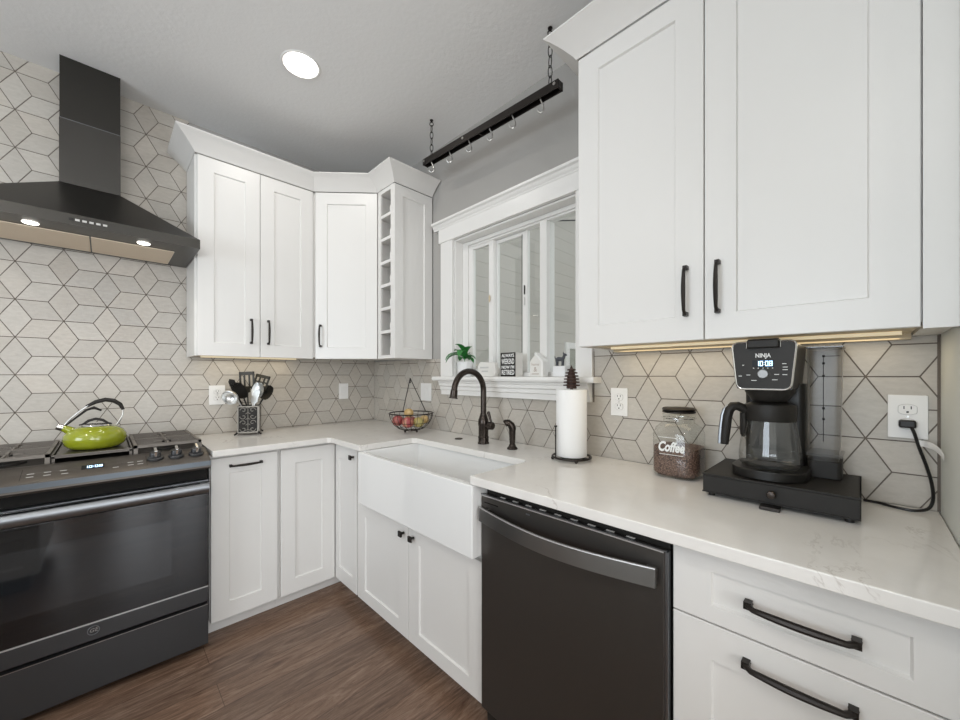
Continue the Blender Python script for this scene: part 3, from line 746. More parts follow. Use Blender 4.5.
# ------------------------------------------------------------------ hood
hd = thing('range_hood', (-1.593, -.25, 1.886), 'dark chimney range hood on the tiled wall over the range', 'range hood')
HX0, HX1, HY, HZ0, HZ1 = -1.975, -1.212, -.470, 1.893, 1.937
cx0, cx1, cyf, cz0 = -1.696, -1.490, -.170, 2.163
b = MB(); bm = b.bm
q = {k: bm.verts.new(p) for k, p in dict(
    bl=(HX0, -.006, HZ1), br=(HX1, -.006, HZ1), fr=(HX1, HY, HZ1), fl=(HX0, HY, HZ1), ml=(cx0+.012, HY, HZ1), mr=(cx1-.004, HY, HZ1),
    tbl=(cx0, -.006, cz0), tbr=(cx1, -.006, cz0), tfr=(cx1, cyf, cz0), tfl=(cx0, cyf, cz0),
    lbl=(HX0, -.006, HZ0), lbr=(HX1, -.006, HZ0), lfr=(HX1, HY, HZ0), lfl=(HX0, HY, HZ0), lml=(cx0+.012, HY, HZ0), lmr=(cx1-.004, HY, HZ0)).items()}
for f in (('ml', 'mr', 'tfr', 'tfl'), ('mr', 'fr', 'tfr'), ('fr', 'br', 'tbr', 'tfr'), ('fl', 'ml', 'tfl'), ('bl', 'fl', 'tfl', 'tbl'), ('tfl', 'tfr', 'tbr', 'tbl'),
          ('lfl', 'lml', 'ml', 'fl'), ('lml', 'lmr', 'mr', 'ml'), ('lmr', 'lfr', 'fr', 'mr'), ('lfr', 'lbr', 'br', 'fr'), ('lbl', 'lfl', 'fl', 'bl'), ('lbr', 'lbl', 'bl', 'tbl', 'tbr', 'br'), ('lbl', 'lbr', 'lfr', 'lmr', 'lml', 'lfl')):
    bm.faces.new([q[k] for k in f])
b.build('canopy', 'hood', hd, smooth=4)
M['hood2'] = mat('polished_hood_metal', (.10, .096, .09), .24, .9)
box('chimney_lower', 'hood2', hd, cx0, cyf, cz0+.0005, cx1, -.006, 2.46)
box('chimney_upper', 'hood', hd, cx0+.001, cyf+.003, 2.4605, cx1-.001, -.006, H-.001)
box('chimney_seam', 'slate_light', hd, cx0+.0005, cyf+.0005, 2.4600, cx1-.0005, -.007, 2.4625)
for a, c in ((-1.893, -1.596), (-1.591, -1.297)):
    f_ = box('filter', 'filter', hd, a, -.335, HZ0-.006, c, -.050, HZ0-.0005, bevel=.002)
for x in (-1.762, -1.416):
    lm = MB().lathe([(.0005, -.005), (.021, -.005), (.024, -.002), (.024, -.0005), (.0005, -.0005)], (x, -.385, HZ0), 24).build('lamp_lens', 'hoodlamp', hd)
FH = WA(HY)
for k in range(5): box('button', 'greytext', hd, -1.634+k*.0205, 1.911, .0005, -1.621+k*.0205, 1.919, .003, F=FH)
box('button', 'black', hd, -1.652, 1.909, .0005, -1.638, 1.920, .0015, F=FH)
for x in (-1.762, -1.416):
    l_ = bpy.data.lights.new('hood_lamp_light', 'SPOT'); l_.energy = 2.5; l_.color = (1, .93, .82); l_.spot_size = 2.0; l_.spot_blend = .8; l_.shadow_soft_size = .03
    o = bpy.data.objects.new('hood_lamp_light', l_); C.objects.link(o); o.location = (x, -.385, HZ0-.012)

# ------------------------------------------------------------------ ceiling lights
def can(x, y, power, col=(1, .96, .90), label=None):
    t_ = thing('recessed_light', (x, y, H), label, 'ceiling light')
    MB().lathe([(.073, -.0008), (.078, -.005), (.084, -.005), (.088, -.0008)], (x, y, H), 40).build('trim_ring', 'trim', t_)
    MB().lathe([(.0005, -.004), (.0745, -.004), (.0745, -.001), (.0005, -.001)], (x, y, H), 40).build('lens', 'lamp', t_)
    l_ = bpy.data.lights.new('recessed_lamp', 'AREA'); l_.shape = 'DISK'; l_.size = .13; l_.energy = power; l_.color = col
    o = bpy.data.objects.new('recessed_lamp', l_); C.objects.link(o); o.location = (x, y, H-.012); return t_
can(-.882, -.886, 3.2, label='round recessed light glowing in the grey ceiling')
for x, y in ((-2.7, -1.5), (-2.3, -2.9), (-.95, -3.6), (-2.3, -4.4), (-3.6, -1.8), (-3.6, -3.6)):
    can(x, y, 6.5, label='round recessed light in the ceiling out of view behind the camera')['group'] = 'recessed lights behind the camera'

# island behind and left of the camera, seen mirrored in the oven door
il = thing('kitchen_island', (-2.7, -2.45, 0), 'white kitchen island facing the range, mirrored in the oven glass', 'kitchen island')
FI = lambda u, v, w_=0.: Vector((-u, -1.96+w_, v))
box('body', 'cab', il, -3.60, -2.90, .10, -1.82, -1.961, .884)
box('toe_kick', 'matte', il, -3.60, -2.85, .001, -1.86, -2.02, .0995)
box('worktop', 'quartz', il, -3.64, -3.05, .885, -1.79, -1.915, .915, bevel=.003)
for u in (1.823, 2.42, 3.01):
    for z0_, z1_ in ((.105, .38), (.384, .66), (.664, .878)):
        d = shaker('drawer', FI, u, u+.585, z0_, z1_, il, w0=.0005, fr=.055); pull(FI, u+.29, (z0_+z1_)/2+.04, .16, False, d, .0205)

# ------------------------------------------------------------------ hanging rack
RX, RZ = -.200, 2.500
rk = thing('hanging_rail', (RX, -1.415, RZ-.025), 'dark metal hook rail hanging from two chains above the window', 'hanging rail')
ZR = lambda y: RZ+(y+1.415)*.045
for s_ in (-1, 1):
    b = MB(); x = RX+s_*.016
    b.loft([[(x-.0025, y, ZR(y)-.018), (x+.0025, y, ZR(y)-.018), (x+.0025, y, ZR(y)+.018), (x-.0025, y, ZR(y)+.018)] for y in (-1.887, -.950)])
    b.build('side_bar', 'bronze', rk, bevel=.0008)
for y in (-.953, -1.415, -1.884): box('spacer', 'bronze', rk, RX-.0134, y-.003, ZR(y)-.016, RX+.0134, y+.003, ZR(y)+.016)
b = MB(); b.loft([[(RX-.0134, y, ZR(y)+.010), (RX+.0134, y, ZR(y)+.010), (RX+.0134, y, ZR(y)+.015), (RX-.0134, y, ZR(y)+.015)] for y in (-1.86, -.975)])
b.build('top_strip', 'bronze', rk)
for y in (-.965, -1.30, -1.868): MB().tube([(RX-.0187, y, ZR(y)+.004), (RX-.0215, y, ZR(y)+.004)], .0065, 10).build('bolt', 'steel', rk)
def link(c, r1, r2, ax):
    return [Vector(c)+Vector(ax)*(r1*math.cos(2*PI*i/14))+V(0, 0, r2*math.sin(2*PI*i/14)) for i in range(14)]
for y in (-1.012, -1.835):
    bot = ZR(y)+.015; top = H-.034; n_ = 5; hh = (top-bot)/n_
    ch = MB()
    for k in range(n_):
        a = (.75, -.66, 0) if k % 2 else (.2, .98, 0)
        ch.tube(link((RX, y, bot+hh*(k+.5)), .0085, hh*.60, a), .0021, 6, closed=True)
    cho = ch.build('chain', 'bronze', rk)
    b = MB().lathe([(.0005, -.014), (.0035, -.014), (.004, -.005), (.010, -.004), (.010, -.0008), (.0005, -.0008)], (RX, y, H), 14)
    b.tube(link((RX, y, H-.024), .010, .012, (.75, -.66, 0)), .0024, 6, closed=True)
    b.build('ceiling_hook', 'bronze', cho)
hk = None
for k, y in enumerate((-1.025, -1.185, -1.340, -1.490, -1.635, -1.795)):
    zz = ZR(y)-.016
    if hk is None:
        pts = [(.004, .018), (-.006, .022), (-.012, .014), (-.010, .002), (-.004, -.012), (.002, -.024), (.006, -.040), (.002, -.054), (-.010, -.060), (-.020, -.054), (-.024, -.042)]
        hk = MB().tube([(RX+a*.71, y-a*.70, zz+z) for a, z in pts], .0034, 8).build('s_hook', 'steel', org=(RX, y, zz)); o = hk
    else:
        o = hk.copy(); C.objects.link(o); o.location = (RX, y, zz)
    nm = ['by the corner cabinet', 'second from the corner cabinet', 'third from the corner cabinet', 'third from the right-hand cabinet', 'second from the right-hand cabinet', 'nearest the right-hand cabinet'][k]
    tag(o, 'silver S hook on the hanging rail, ' + nm, 'hook', 'S hooks on the hanging rail')

# ------------------------------------------------------------------ outlets and switches
def plate(F, u, v, wd, label, kind, cat):
    t_ = thing('wall_outlet' if kind == 'outlet' else 'light_switch', F(u, v, .005), label, cat)
    G = lambda a, c, w_=0.: F(u+a, v+c, .0048+w_)
    MB().box(-wd/2, -.0585, 0, wd/2, .0585, .005, F=G).build('cover_plate', 'white', t_, bevel=.0015)
    if kind == 'outlet':
        for s_ in (1, -1):
            r_ = MB().prism([(.0165*max(-1, min(1, 1.25*math.cos(2*PI*i/24))), s_*.0195+.0145*math.sin(2*PI*i/24)*.95) for i in range(24)], .0051, .0066, F=G).build('receptacle', 'white', t_)
            b = MB(); b.box(-.0075, s_*.0195+.001, .0067, -.0055, s_*.0195+.009, .0071, F=G); b.box(.0055, s_*.0195+.001, .0067, .0075, s_*.0195+.009, .0071, F=G)
            b.box(-.0022, s_*.0195-.009, .0067, .0022, s_*.0195-.0045, .0071, F=G); b.build('slots', 'slot', r_, smooth=0)
        for s_ in (1, -1): MB().tube([G(.0172*max(-1, min(1, 1.25*math.cos(2*PI*i/24))), s_*.0195+.0150*math.sin(2*PI*i/24)*.95, .0052) for i in range(24)], .0006, 5, closed=True).build('receptacle_outline', 'greytext', t_)
        MB().box(-.002, -.002, .0051, .002, .002, .006, F=G).build('screw', 'steel', t_)
    else:
        n_ = 2 if wd > .1 else 1
        for k in range(n_):
            c_ = 0 if n_ == 1 else (-.023 if k == 0 else .023)
            MB().hexa([G(c_-.0165, -.033, .0051), G(c_+.0165, -.033, .0051), G(c_+.0165, .033, .0051), G(c_-.0165, .033, .0051), G(c_-.0160, -.0325, .0060), G(c_+.0160, -.0325, .0060), G(c_+.0160, .0325, .0092), G(c_-.0160, .0325, .0092)]).build('rocker', 'white', t_, bevel=.0008)
    return t_
plate(WA(0), -1.060, 1.150, .082, 'white duplex outlet behind the utensil crock', 'outlet', 'outlet')
plate(WA(0), -.262, 1.150, .073, 'white single switch plate near the tiled corner', 'switch', 'switch')
plate(WB(0), .700, 1.158, .115, 'white double switch plate behind the fruit basket', 'switch', 'switch')
plate(WB(0), 2.050, 1.158, .073, 'white duplex outlet right of the paper towel roll', 'outlet', 'outlet')
plate(WB(0), 2.857, 1.158, .073, 'white duplex outlet with a black plug beside the end wall', 'outlet', 'outlet')

# ------------------------------------------------------------------ utensil crock and utensils
CX, CY = -.922, -.145
cr = thing('utensil_crock', (CX, CY, T), 'dark square utensil crock with scrolled metalwork on the left counter', 'utensil holder')
b = MB(); s_ = .055
for (x0, y0, x1, y1) in ((-s_, -s_, s_, -s_+.005), (-s_, s_-.005, s_, s_), (-s_, -s_, -s_+.005, s_), (s_-.005, -s_, s_, s_)): b.box(CX+x0, CY+y0, T+.012, CX+x1, CY+y1, T+.172)
b.box(CX-s_, CY-s_, T+.010, CX+s_, CY+s_, T+.016)
b.build('pot', 'matte', cr, smooth=0)
FCR = lambda u, v, w_=0.: Vector((CX+u, CY-s_-w_, T+v))
FCR2 = lambda u, v, w_=0.: Vector((CX+s_+w_, CY+u, T+v))
M['pewter'] = mat('pewter_scrollwork', (.24, .225, .20), .35, .8)
b = MB()
for F_ in (FCR, FCR2):
    for a in ((-s_, .012, -s_+.007, .172), (s_-.007, .012, s_, .172), (-s_, .012, s_, .019), (-s_, .165, s_, .172)): b.box(a[0], a[1], .0003, a[2], a[3], .004, F=F_)
    for k in range(4):
        for sx in (-1, 1):
            cz = .036+k*.037; cxx = sx*.024; pts = []
            for i in range(22):
                a = i/21*3.6*PI/2*(1 if k % 2 else -1); r = .017*(1-i/26); pts.append(F_(cxx+sx*r*math.cos(a), cz+r*math.sin(a), .003))
            b.tube(pts, .0022, 6)
    b.tube([F_(0, .02, .003), F_(0, .165, .003)], .002, 6)
    for k in range(5): b.tube([F_(-.012, .036+k*.033-.01, .003), F_(0, .036+k*.033, .003), F_(.012, .036+k*.033-.01, .003)], .002, 6)
b.build('scrollwork', 'pewter', cr)
for sx in (-1, 1):
    for sy in (-1, 1):
        MB().tube([(CX+sx*s_*.95, CY+sy*s_*.95, T+.020), (CX+sx*(s_+.006), CY+sy*(s_+.006), T+.008), (CX+sx*(s_+.012), CY+sy*(s_+.012), T+.0055)], [.006, .005, .005], 8).build('foot', 'matte', cr)
cr.rotation_euler = (0, 0, math.radians(-19.5))
def frame(p, q_):   # p base, q_ head position; returns frame with v along the handle
    p, q_ = Vector(p), Vector(q_); d = (q_-p).normalized(); side = Vector((.75, -.66, 0)).cross(Vector((0, 0, 1)))
    side = Vector((.71, -.70, 0)); u = (side - d*side.dot(d)).normalized()
    return FR(q_, u, d), (q_-p).length
def utensil(name, base, head, label, m, kind, hm=None, cat='utensil'):
    G0, L = frame(base, head); S_ = 1.35
    G = lambda a, c_, w_=0.: G0(a*S_, c_*S_ if c_ > 0 else c_, w_*S_)
    t_ = thing(name, base, label, cat, 'kitchen utensils in the crock')
    MB().tube([G(0, -L, 0), G(0, -L*.45, 0), G(0, -.03, 0), G(0, .004, 0)], [.0055, .0050, .0038, .0042], 8).build('handle', hm or m, t_)
    b = MB()
    if kind == 'turner' or kind == 'slotted':
        o_ = [(-.010, 0), (-.031, .022), (-.034, .088), (-.026, .094), (.026, .094), (.034, .088), (.031, .022), (.010, 0)]
        b.box(-.012, 0, -.002, .012, .022, .002, F=G)
        b.box(-.034, .018, -.0018, -.026, .094, .0018, F=G); b.box(.026, .018, -.0018, .034, .094, .0018, F=G)
        b.box(-.034, .018, -.0018, .034, .028, .0018, F=G); b.box(-.034, .080, -.0018, .034, .094, .0018, F=G)
        for x in (-.011, .011): b.box(x-.0035, .02, -.0017, x+.0035, .085, .0017, F=G)
        if kind == 'turner':
            for y in (.042, .060): b.box(-.03, y-.003, -.0016, .03, y+.003, .0016, F=G)
    elif kind == 'spoon':
        rings = []
        for i in range(9):
            a = PI*i/8; wv_ = .026*math.sin(a)**.8+.001; y = .036-.036*math.cos(a); dz = -.010*math.sin(a)
            rings.append([G(wv_*c_, y, dz*(1-abs(c_)**2)+t2) for c_, t2 in ((-1, 0), (-.5, 0), (0, 0), (.5, 0), (1, 0), (.5, .0025), (0, .0025), (-.5, .0025))])
        b.loft(rings)
    elif kind == 'pasta':
        rings = []
        for i in range(9):
            a = PI*i/8; wv_ = .026*math.sin(a)**.7+.002; y = .040-.040*math.cos(a); dz = .018*(i/8)**2
            rings.append([G(wv_*c_, y, dz-.006*(1-abs(c_))+t2) for c_, t2 in ((-1, 0), (-.5, 0), (0, 0), (.5, 0), (1, 0), (.5, .003), (0, .003), (-.5, .003))])
        b.loft(rings)
        for k in range(5): b.tube([G(-.022+k*.011, .055+.012*math.sin(PI*(k+.5)/5), .010), G(-.022+k*.011, .070+.012*math.sin(PI*(k+.5)/5), .026)], [.0035, .002], 6)
    elif kind == 'ladle':
        rings = []
        for i in range(7):
            a = PI/2*i/6; r = .033*math.sin(a)+.0005
            rings.append([G(r*math.cos(2*PI*j/16), .030+r*math.sin(2*PI*j/16), .022-.030*math.cos(a)+.008) for j in range(16)])
        for i in range(6, -1, -1):
            a = PI/2*i/6; r = .031*math.sin(a)+.0004
            rings.append([G(r*math.cos(2*PI*j/16), .030+r*math.sin(2*PI*j/16), .024-.028*math.cos(a)+.007) for j in range(16)])
        b.loft(rings)
    elif kind == 'spatula':
        b.prism([(-.009, 0), (-.015, .01), (-.015, .055), (-.006, .066), (.013, .058), (.015, .01), (.009, 0)], -.002, .002, F=G)
    b.build('head', m, t_, smooth=50)
    return t_
zb = T+.022
utensil('slotted_turner', (CX+.004, CY+.015, zb), (CX-.004, CY+.02, 1.165), 'black slotted turner standing tallest at the middle of the crock', 'utensil', 'slotted')
utensil('slotted_turner', (CX-.02, CY+.03, zb), (CX+.048, CY+.028, 1.150), 'black turner with square holes leaning right in the crock', 'utensil', 'turner')
utensil('pasta_fork', (CX+.035, CY-.005, zb), (CX-.030, CY-.012, 1.130), 'black toothed pasta fork curving left at the crock front', 'black', 'pasta')
utensil('ladle', (CX+.04, CY-.03, zb), (CX-.068, CY-.036, 1.120), 'shiny steel ladle hanging over the left rim of the crock', 'softsteel', 'ladle')
utensil('serving_spoon', (CX-.01, CY-.035, zb), (CX+.026, CY-.040, 1.130), 'shiny steel serving spoon at the front of the crock', 'softsteel', 'spoon')
utensil('spatula', (CX+.02, CY+.02, zb), (CX-.062, CY+.018, 1.165), 'small black spatula tip at the left of the crock', 'matte', 'spatula')
utensil('cooking_spoon', (CX-.03, CY-.01, zb), (CX+.070, CY-.012, 1.120), 'black cooking spoon leaning over the right rim of the crock', 'black', 'spoon')
utensil('serving_utensil', (CX-.035, CY-.04, zb), (CX+.012, CY-.044, 1.100), 'short steel utensil head low between the spoons in the crock', 'softsteel', 'spatula')

# ------------------------------------------------------------------ fruit basket
BX, BY = -.185, -.785
fb = thing('fruit_basket', (BX, BY, T), 'dark wire fruit basket with a tall triangular hanger', 'basket')
MB().tube([(BX+.136*math.cos(2*PI*i/40), BY+.136*math.sin(2*PI*i/40), 1.034) for i in range(40)], .0035, 8, closed=True).build('rim', 'bronze', fb)
b = MB()
prof = [(.136, 1.034), (.128, 1.000), (.108, .965), (.078, .940), (.045, .9285), (.02, .9275)]
for k in range(20):
    a = 2*PI*k/20; b.tube([(BX+r*math.cos(a), BY+r*math.sin(a), z) for r, z in prof], .0015, 5)
for r, z in ((.117, .978), (.078, .940), (.020, .9275)): b.tube([(BX+r*math.cos(2*PI*i/32), BY+r*math.sin(2*PI*i/32), z) for i in range(32)], .0015, 5, closed=True)
b.build('wires', 'bronze', fb)
for k in range(3):
    a = 2*PI*k/3+.9; MB().sphere((BX+.042*math.cos(a), BY+.042*math.sin(a), T+.0075), .007).build('foot', 'bronze', fb)
b = MB(); ap = Vector((BX, BY+.012, 1.252)); tv = Vector((.71, -.70, 0))
for s_ in (-1, 1): b.tube([Vector((BX, BY, 1.034))+tv*s_*.075+Vector((.70, .71, 0))*.113, ap], .0026, 6)
b.tube([ap, ap-V(0, 0, .03)], .004, 6)
b.build('hanger', 'bronze', fb)
fr0 = None
FRU = [(-.068, .045, .9885, .035, 'red', 'dark red apple at the left of the fruit basket', 'apple'),
       (-.050, -.035, .9830, .036, 'pink', 'pink red apple at the front of the fruit basket', 'apple'),
       (.030, .050, .9790, .034, 'red', 'red apple at the back of the fruit basket', 'apple'),
       (.020, -.050, .9790, .034, 'yellow', 'yellow green apple at the right of the fruit basket', 'apple'),
       (.078, -.030, .9900, .029, 'gold', 'small yellow apple by the right rim of the fruit basket', 'apple'),
       (-.012, .010, 1.0350, .030, 'gold', 'golden onion on top of the apples in the basket', 'onion')]
for dx, dy, z, r, mm_, lb, kd in FRU:
    t_ = thing(kd, (BX+dx, BY+dy, z-r), lb, 'fruit' if kd == 'apple' else 'vegetable', 'fruit in the wire basket')
    p_ = [(.0005, -.80*r)] + [(r*math.sin(PI*i/14)**.85, -r*.92*math.cos(PI*i/14)) for i in range(1, 14)] + [(.0005, .74*r)]
    MB().lathe(p_, (BX+dx, BY+dy, z), 24).build('flesh', mm_, t_, smooth=60)
    MB().tube([(BX+dx, BY+dy, z+.74*r), (BX+dx+.002, BY+dy, z+1.05*r)], [.0012, .0016], 6).build('stem', 'cone', t_)

# ------------------------------------------------------------------ paper towel holder
PX, PY = -.150, -1.908
ph = thing('paper_towel_holder', (PX, PY, T), 'bronze ring-base paper towel holder topped by a pine cone', 'paper towel holder')
b = MB(); b.tube([(PX+.079*math.cos(2*PI*i/36), PY+.079*math.sin(2*PI*i/36), T+.013) for i in range(36)], .0045, 8, closed=True)
b.lathe([(.0005, .0105), (.050, .0105), (.052, .013), (.050, .0155), (.0005, .0155)], (PX, PY, T), 24)
for a in (0, PI/2, PI, 3*PI/2): b.tube([(PX+.045*math.cos(a), PY+.045*math.sin(a), T+.013), (PX+.079*math.cos(a), PY+.079*math.sin(a), T+.013)], .0035, 6)
b.build('base', 'bronze', ph)
for k in range(4):
    a = PI/4*(2*k+1)+.0; MB().sphere((PX+.079*math.cos(a), PY+.079*math.sin(a), T+.0075), .007).build('foot', 'bronze', ph)
MB().tube([(PX, PY, T+.014), (PX, PY, T+.300)], .006, 10).build('post', 'bronze', ph)
vd = Vector((-.70, -.71, 0)); sd = Vector((-.71, .70, 0))
ap = Vector((PX, PY, 0))+sd*.072+vd*.026
MB().tube([ap+V(0, 0, T+.015), ap+V(0, 0, T+.140), ap+V(0, 0, T+.1405), ap+V(0, 0, T+.147)], [.003, .003, .0058, .0058], 8).build('side_arm', 'bronze', ph)
pc = MB().lathe([(.0005, 1.214), (.021, 1.214), (.021, 1.222), (.019, 1.226), (.020, 1.240), (.018, 1.262), (.013, 1.282), (.006, 1.300), (.0005, 1.302)], (PX, PY, 0), 20).build('cone_core', 'cone', ph)
b = MB()
for lv in range(6):
    z = 1.222+lv*.0130; r = .031*math.sqrt(1-(lv/6.0)**1.8); n_ = 10
    for k in range(n_):
        a = 2*PI*(k+.5*(lv % 2))/n_; dx, dy = math.cos(a), math.sin(a); px_, py_ = -dy, dx; wv_ = r*.42
        c_ = Vector((PX, PY, z))
        b.hexa([c_+V(dx*.004-px_*wv_*.6, dy*.004-py_*wv_*.6, .002), c_+V(dx*r-px_*wv_, dy*r-py_*wv_, .003), c_+V(dx*r+px_*wv_, dy*r+py_*wv_, .003), c_+V(dx*.004+px_*wv_*.6, dy*.004+py_*wv_*.6, .002),
                c_+V(dx*.004-px_*wv_*.6, dy*.004-py_*wv_*.6, .011), c_+V(dx*r*1.06-px_*wv_*.8, dy*r*1.06-py_*wv_*.8, .0085), c_+V(dx*r*1.06+px_*wv_*.8, dy*r*1.06+py_*wv_*.8, .0085), c_+V(dx*.004+px_*wv_*.6, dy*.004+py_*wv_*.6, .011)])
b.tube([(PX, PY, 1.298), (PX, PY, 1.312)], [.006, .001], 8)
b.build('cone_scales', 'cone', ph, smooth=0)
b = MB(); b.lathe([(.020, .001), (.0615, .001), (.0632, .003), (.0632, .277), (.0615, .279), (.020, .279), (.018, .277), (.018, .003), (.020, .001)], (PX, PY, T+.0165), 48)
tag(b.build('paper_towel_roll', 'towel', smooth=50), 'full white paper towel roll standing on the bronze holder', 'paper towel roll')

# ------------------------------------------------------------------ coffee jar
JX, JY = -.098, -2.312
jr = thing('coffee_jar', (JX, JY, T), 'square glass jar of coffee beans lettered Coffee with a dark lid', 'jar')
jp = [(.0005, .0008), (.066, .0008), (.0735, .008), (.075, .020), (.075, .150), (.071, .170), (.058, .184), (.050, .190), (.050, .208), (.053, .212), (.053, .217), (.050, .220)]
FJ0 = math.radians(1)
def FJ(x, y, z): return Vector((JX+x*math.cos(FJ0)-y*math.sin(FJ0), JY+x*math.sin(FJ0)+y*math.cos(FJ0), T+z))
b = MB()
rings = []
def jring(r, z, n_=4.2):
    o_ = []
    for j in range(48):
        a = 2*PI*j/48; ca, sa = math.cos(a), math.sin(a); q_ = (abs(ca)**n_+abs(sa)**n_)**(-1/n_); o_.append(FJ(ca*q_*r, sa*q_*r, z))
    return o_
for r, z in jp: rings.append(jring(r, z, 4.0 if z < .160 else (2.6 if z < .18 else 2.0)))
b.loft(rings, cap=False); b.face(list(b.bm.verts)[:48][::-1])
b.build('glass_body', 'jarglass', jr, smooth=60)
b = MB(); b.loft([jring(.062, .006, 4), jring(.071, .014, 4), jring(.0725, .024, 4), jring(.0725, .104, 4), jring(.040, .110, 3)])
b.build('coffee_beans', 'beans', jr, smooth=60)
MB().lathe([(.0005, .2215), (.050, .2215), (.0535, .2235), (.0535, .2275), (.049, .2295), (.0535, .2315), (.0545, .236), (.051, .240), (.0005, .2425)], (JX, JY, T), 36).build('lid', 'bronze', jr, smooth=50)
MB().tube([(JX+.0545*math.cos(2*PI*i/36), JY+.0545*math.sin(2*PI*i/36), T+.204) for i in range(36)], .0016, 6, closed=True).build('bail_wire', 'chrome', jr)
nx = Vector((-math.cos(FJ0), -math.sin(FJ0), 0)); ux = Vector((math.sin(FJ0), -math.cos(FJ0), 0)); 
FT = lambda u, v, w_=0.: Vector((JX, JY, T)) + nx*(.0752+w_) + ux*u + V(0, 0, v)
text('lettering', 'Coffee', .046, FT, -.004, .108, 'text', jr, wd=.084, shear=.28, bold=.0018, ext=.0003)
b = MB(); b.box(-.044, .140, .0003, .036, .1418, .0008, F=FT)
b.box(-.040, .082, .0003, .036, .0838, .0008, F=FT); b.build('label_lines', 'text', jr, smooth=0)

# ------------------------------------------------------------------ coffee drawer stand and coffee maker
SY0, SY1, SX0, SX1 = -2.7695, -2.4365, -.288, -.010
st = thing('pod_drawer_stand', (-.15, -2.6, T), 'low matte black storage drawer under the coffee maker', 'drawer stand')
b = MB(); b.box(SX0, SY0, .926, SX1, SY1, .930); b.box(SX0, SY0, .976, SX1, SY1, .981)
b.box(SX0+.012, SY0, .926, SX1, SY0+.004, .981); b.box(SX0+.012, SY1-.004, .926, SX1, SY1, .981); b.box(SX1-.004, SY0, .926, SX1, SY1, .981)
b.build('case', 'matte', st, bevel=.0008)
FST = WB(SX0)
dd_ = box('drawer', 'matte', st, -SY1+.002, .9305, -.010, -SY0-.002, .9755, .001, F=FST, bevel=.001)
MB().lathe([(.0005, .0012), (.006, .0012), (.005, .008), (.0095, .013), (.0105, .018), (.0085, .022), (.0005, .023)], F=lambda a, c_, z: FST(2.602+a, .955+c_, z), seg=20).build('knob', 'orb', dd_)
for y in (SY0+.02, SY1-.02):
    for x in (SX0+.02, SX1-.02): MB().tube([(x, y, T+.0006), (x, y, .9262)], .009, 12).build('foot', 'black', st)
tag(box('coaster_tab', 'bronze', None, -.318, -2.622, T+.0006, -.285, -2.578, T+.010, bevel=.002), 'small dark rubber tab on the counter before the coffee drawer', 'rubber tab')

cm = thing('coffee_maker', (-.16, -2.6, .9815), 'black drip coffee maker with glowing clock panel and glass carafe', 'coffee maker')
ZS = .9815
# base (drip hot plate)
def rr(y0, y1, x0, x1, r, n_=6):   # rounded rectangle in x,y
    P = []
    for cx_, cy_, a0 in ((x1-r, y1-r, 0), (x0+r, y1-r, PI/2), (x0+r, y0+r, PI), (x1-r, y0+r, 3*PI/2)):
        for i in range(n_+1): a = a0+PI/2*i/n_; P.append((cx_+r*math.cos(a), cy_+r*math.sin(a)))
    return P
MY = -2.583
MB().prism(rr(MY-.086, MY+.088, -.274, -.055, .078, 10), ZS+.0005, ZS+.026).build('base', 'black', cm, bevel=.003)
MB().lathe([(.0005, .0262), (.064, .0262), (.066, .0275), (.0005, .0282)], (-.190, MY, ZS), 32).build('hot_plate', 'matte', cm)
MB().prism(rr(MY-.072, MY+.072, -.115, -.025, .015), ZS+.0005, 1.245).build('column', 'black', cm, bevel=.002)
# head: tapered front panel
head_o = [(-.060, 1.232), (.060, 1.232), (.062, 1.238), (.0710, 1.345), (.0700, 1.354), (.062, 1.361), (-.062, 1.361), (-.0700, 1.354), (-.0710, 1.345), (-.062, 1.238)]
FM = FR((-.2675, MY+.0035, 0), (0, -1, 0), (0, 0, 1))
hp_ = [(u, v) for u, v in head_o]
MB().loft([[FM(u, v, -.235) for u, v in hp_], [FM(u, v, -.004) for u, v in hp_]]).build('head', 'black', cm, smooth=40)
rim = MB(); rp = []
import itertools
def smooth_loop(P, n_=5, r=.018):
    out = []; k = len(P)
    for i in range(k):
        p0, p1, p2 = Vector(P[i-1]), Vector(P[i]), Vector(P[(i+1) % k]); a = p1+(p0-p1).normalized()*r; c = p1+(p2-p1).normalized()*r
        for j in range(n_+1): t_ = j/n_; out.append(a*(1-t_)**2+p1*2*t_*(1-t_)+c*t_**2)
    return out
loop4 = smooth_loop([(-.0600, 1.2315), (.0600, 1.2315), (.0725, 1.362), (-.0725, 1.362)])
MB().prism([(p.x, p.y) for p in loop4], -.008, .0015, F=FM).build('front_panel', mat('charcoal_panel', (.024, .021, .018), .45, spec=.25), cm, bevel=.001)
MB().tube([FM(p.x, p.y, .001) for p in loop4], .0026, 8, closed=True).build('chrome_rim', 'chrome', cm)
MB().box(-.034, 1.344, .0016, .036, 1.367, .016, F=FM).build('lid_handle', 'matte', cm, bevel=.004)
MB().tube([FM(-.036, 1.345, .004), FM(-.036, 1.364, .004), FM(-.032, 1.3685, .004), FM(.034, 1.3685, .004), FM(.038, 1.364, .004), FM(.038, 1.345, .004)], .0016, 6).build('lid_trim', 'chrome', cm)
text('maker_name', 'NINJA', .0155, FM, .0, 1.3235, 'text', cm, wd=.034, bold=.0004, w0=.0016, ext=.0002)
box('display', 'screen', cm, -.024, 1.2925, .0015, .026, 1.3115, .0019, F=FM)
digits('clock', '10:08', lambda u, v, w_=0: FM(u, v, w_+.0019), -.0155, 1.302, .0135, cm)
MB().lathe([(.0005, 0), (.0125, 0), (.0125, .003), (.011, .007), (.0005, .007)], F=lambda a, c_, z: FM(.0005+a, 1.2735+c_, .0016+z), seg=24).build('dial', 'softdial', cm)
b = MB()
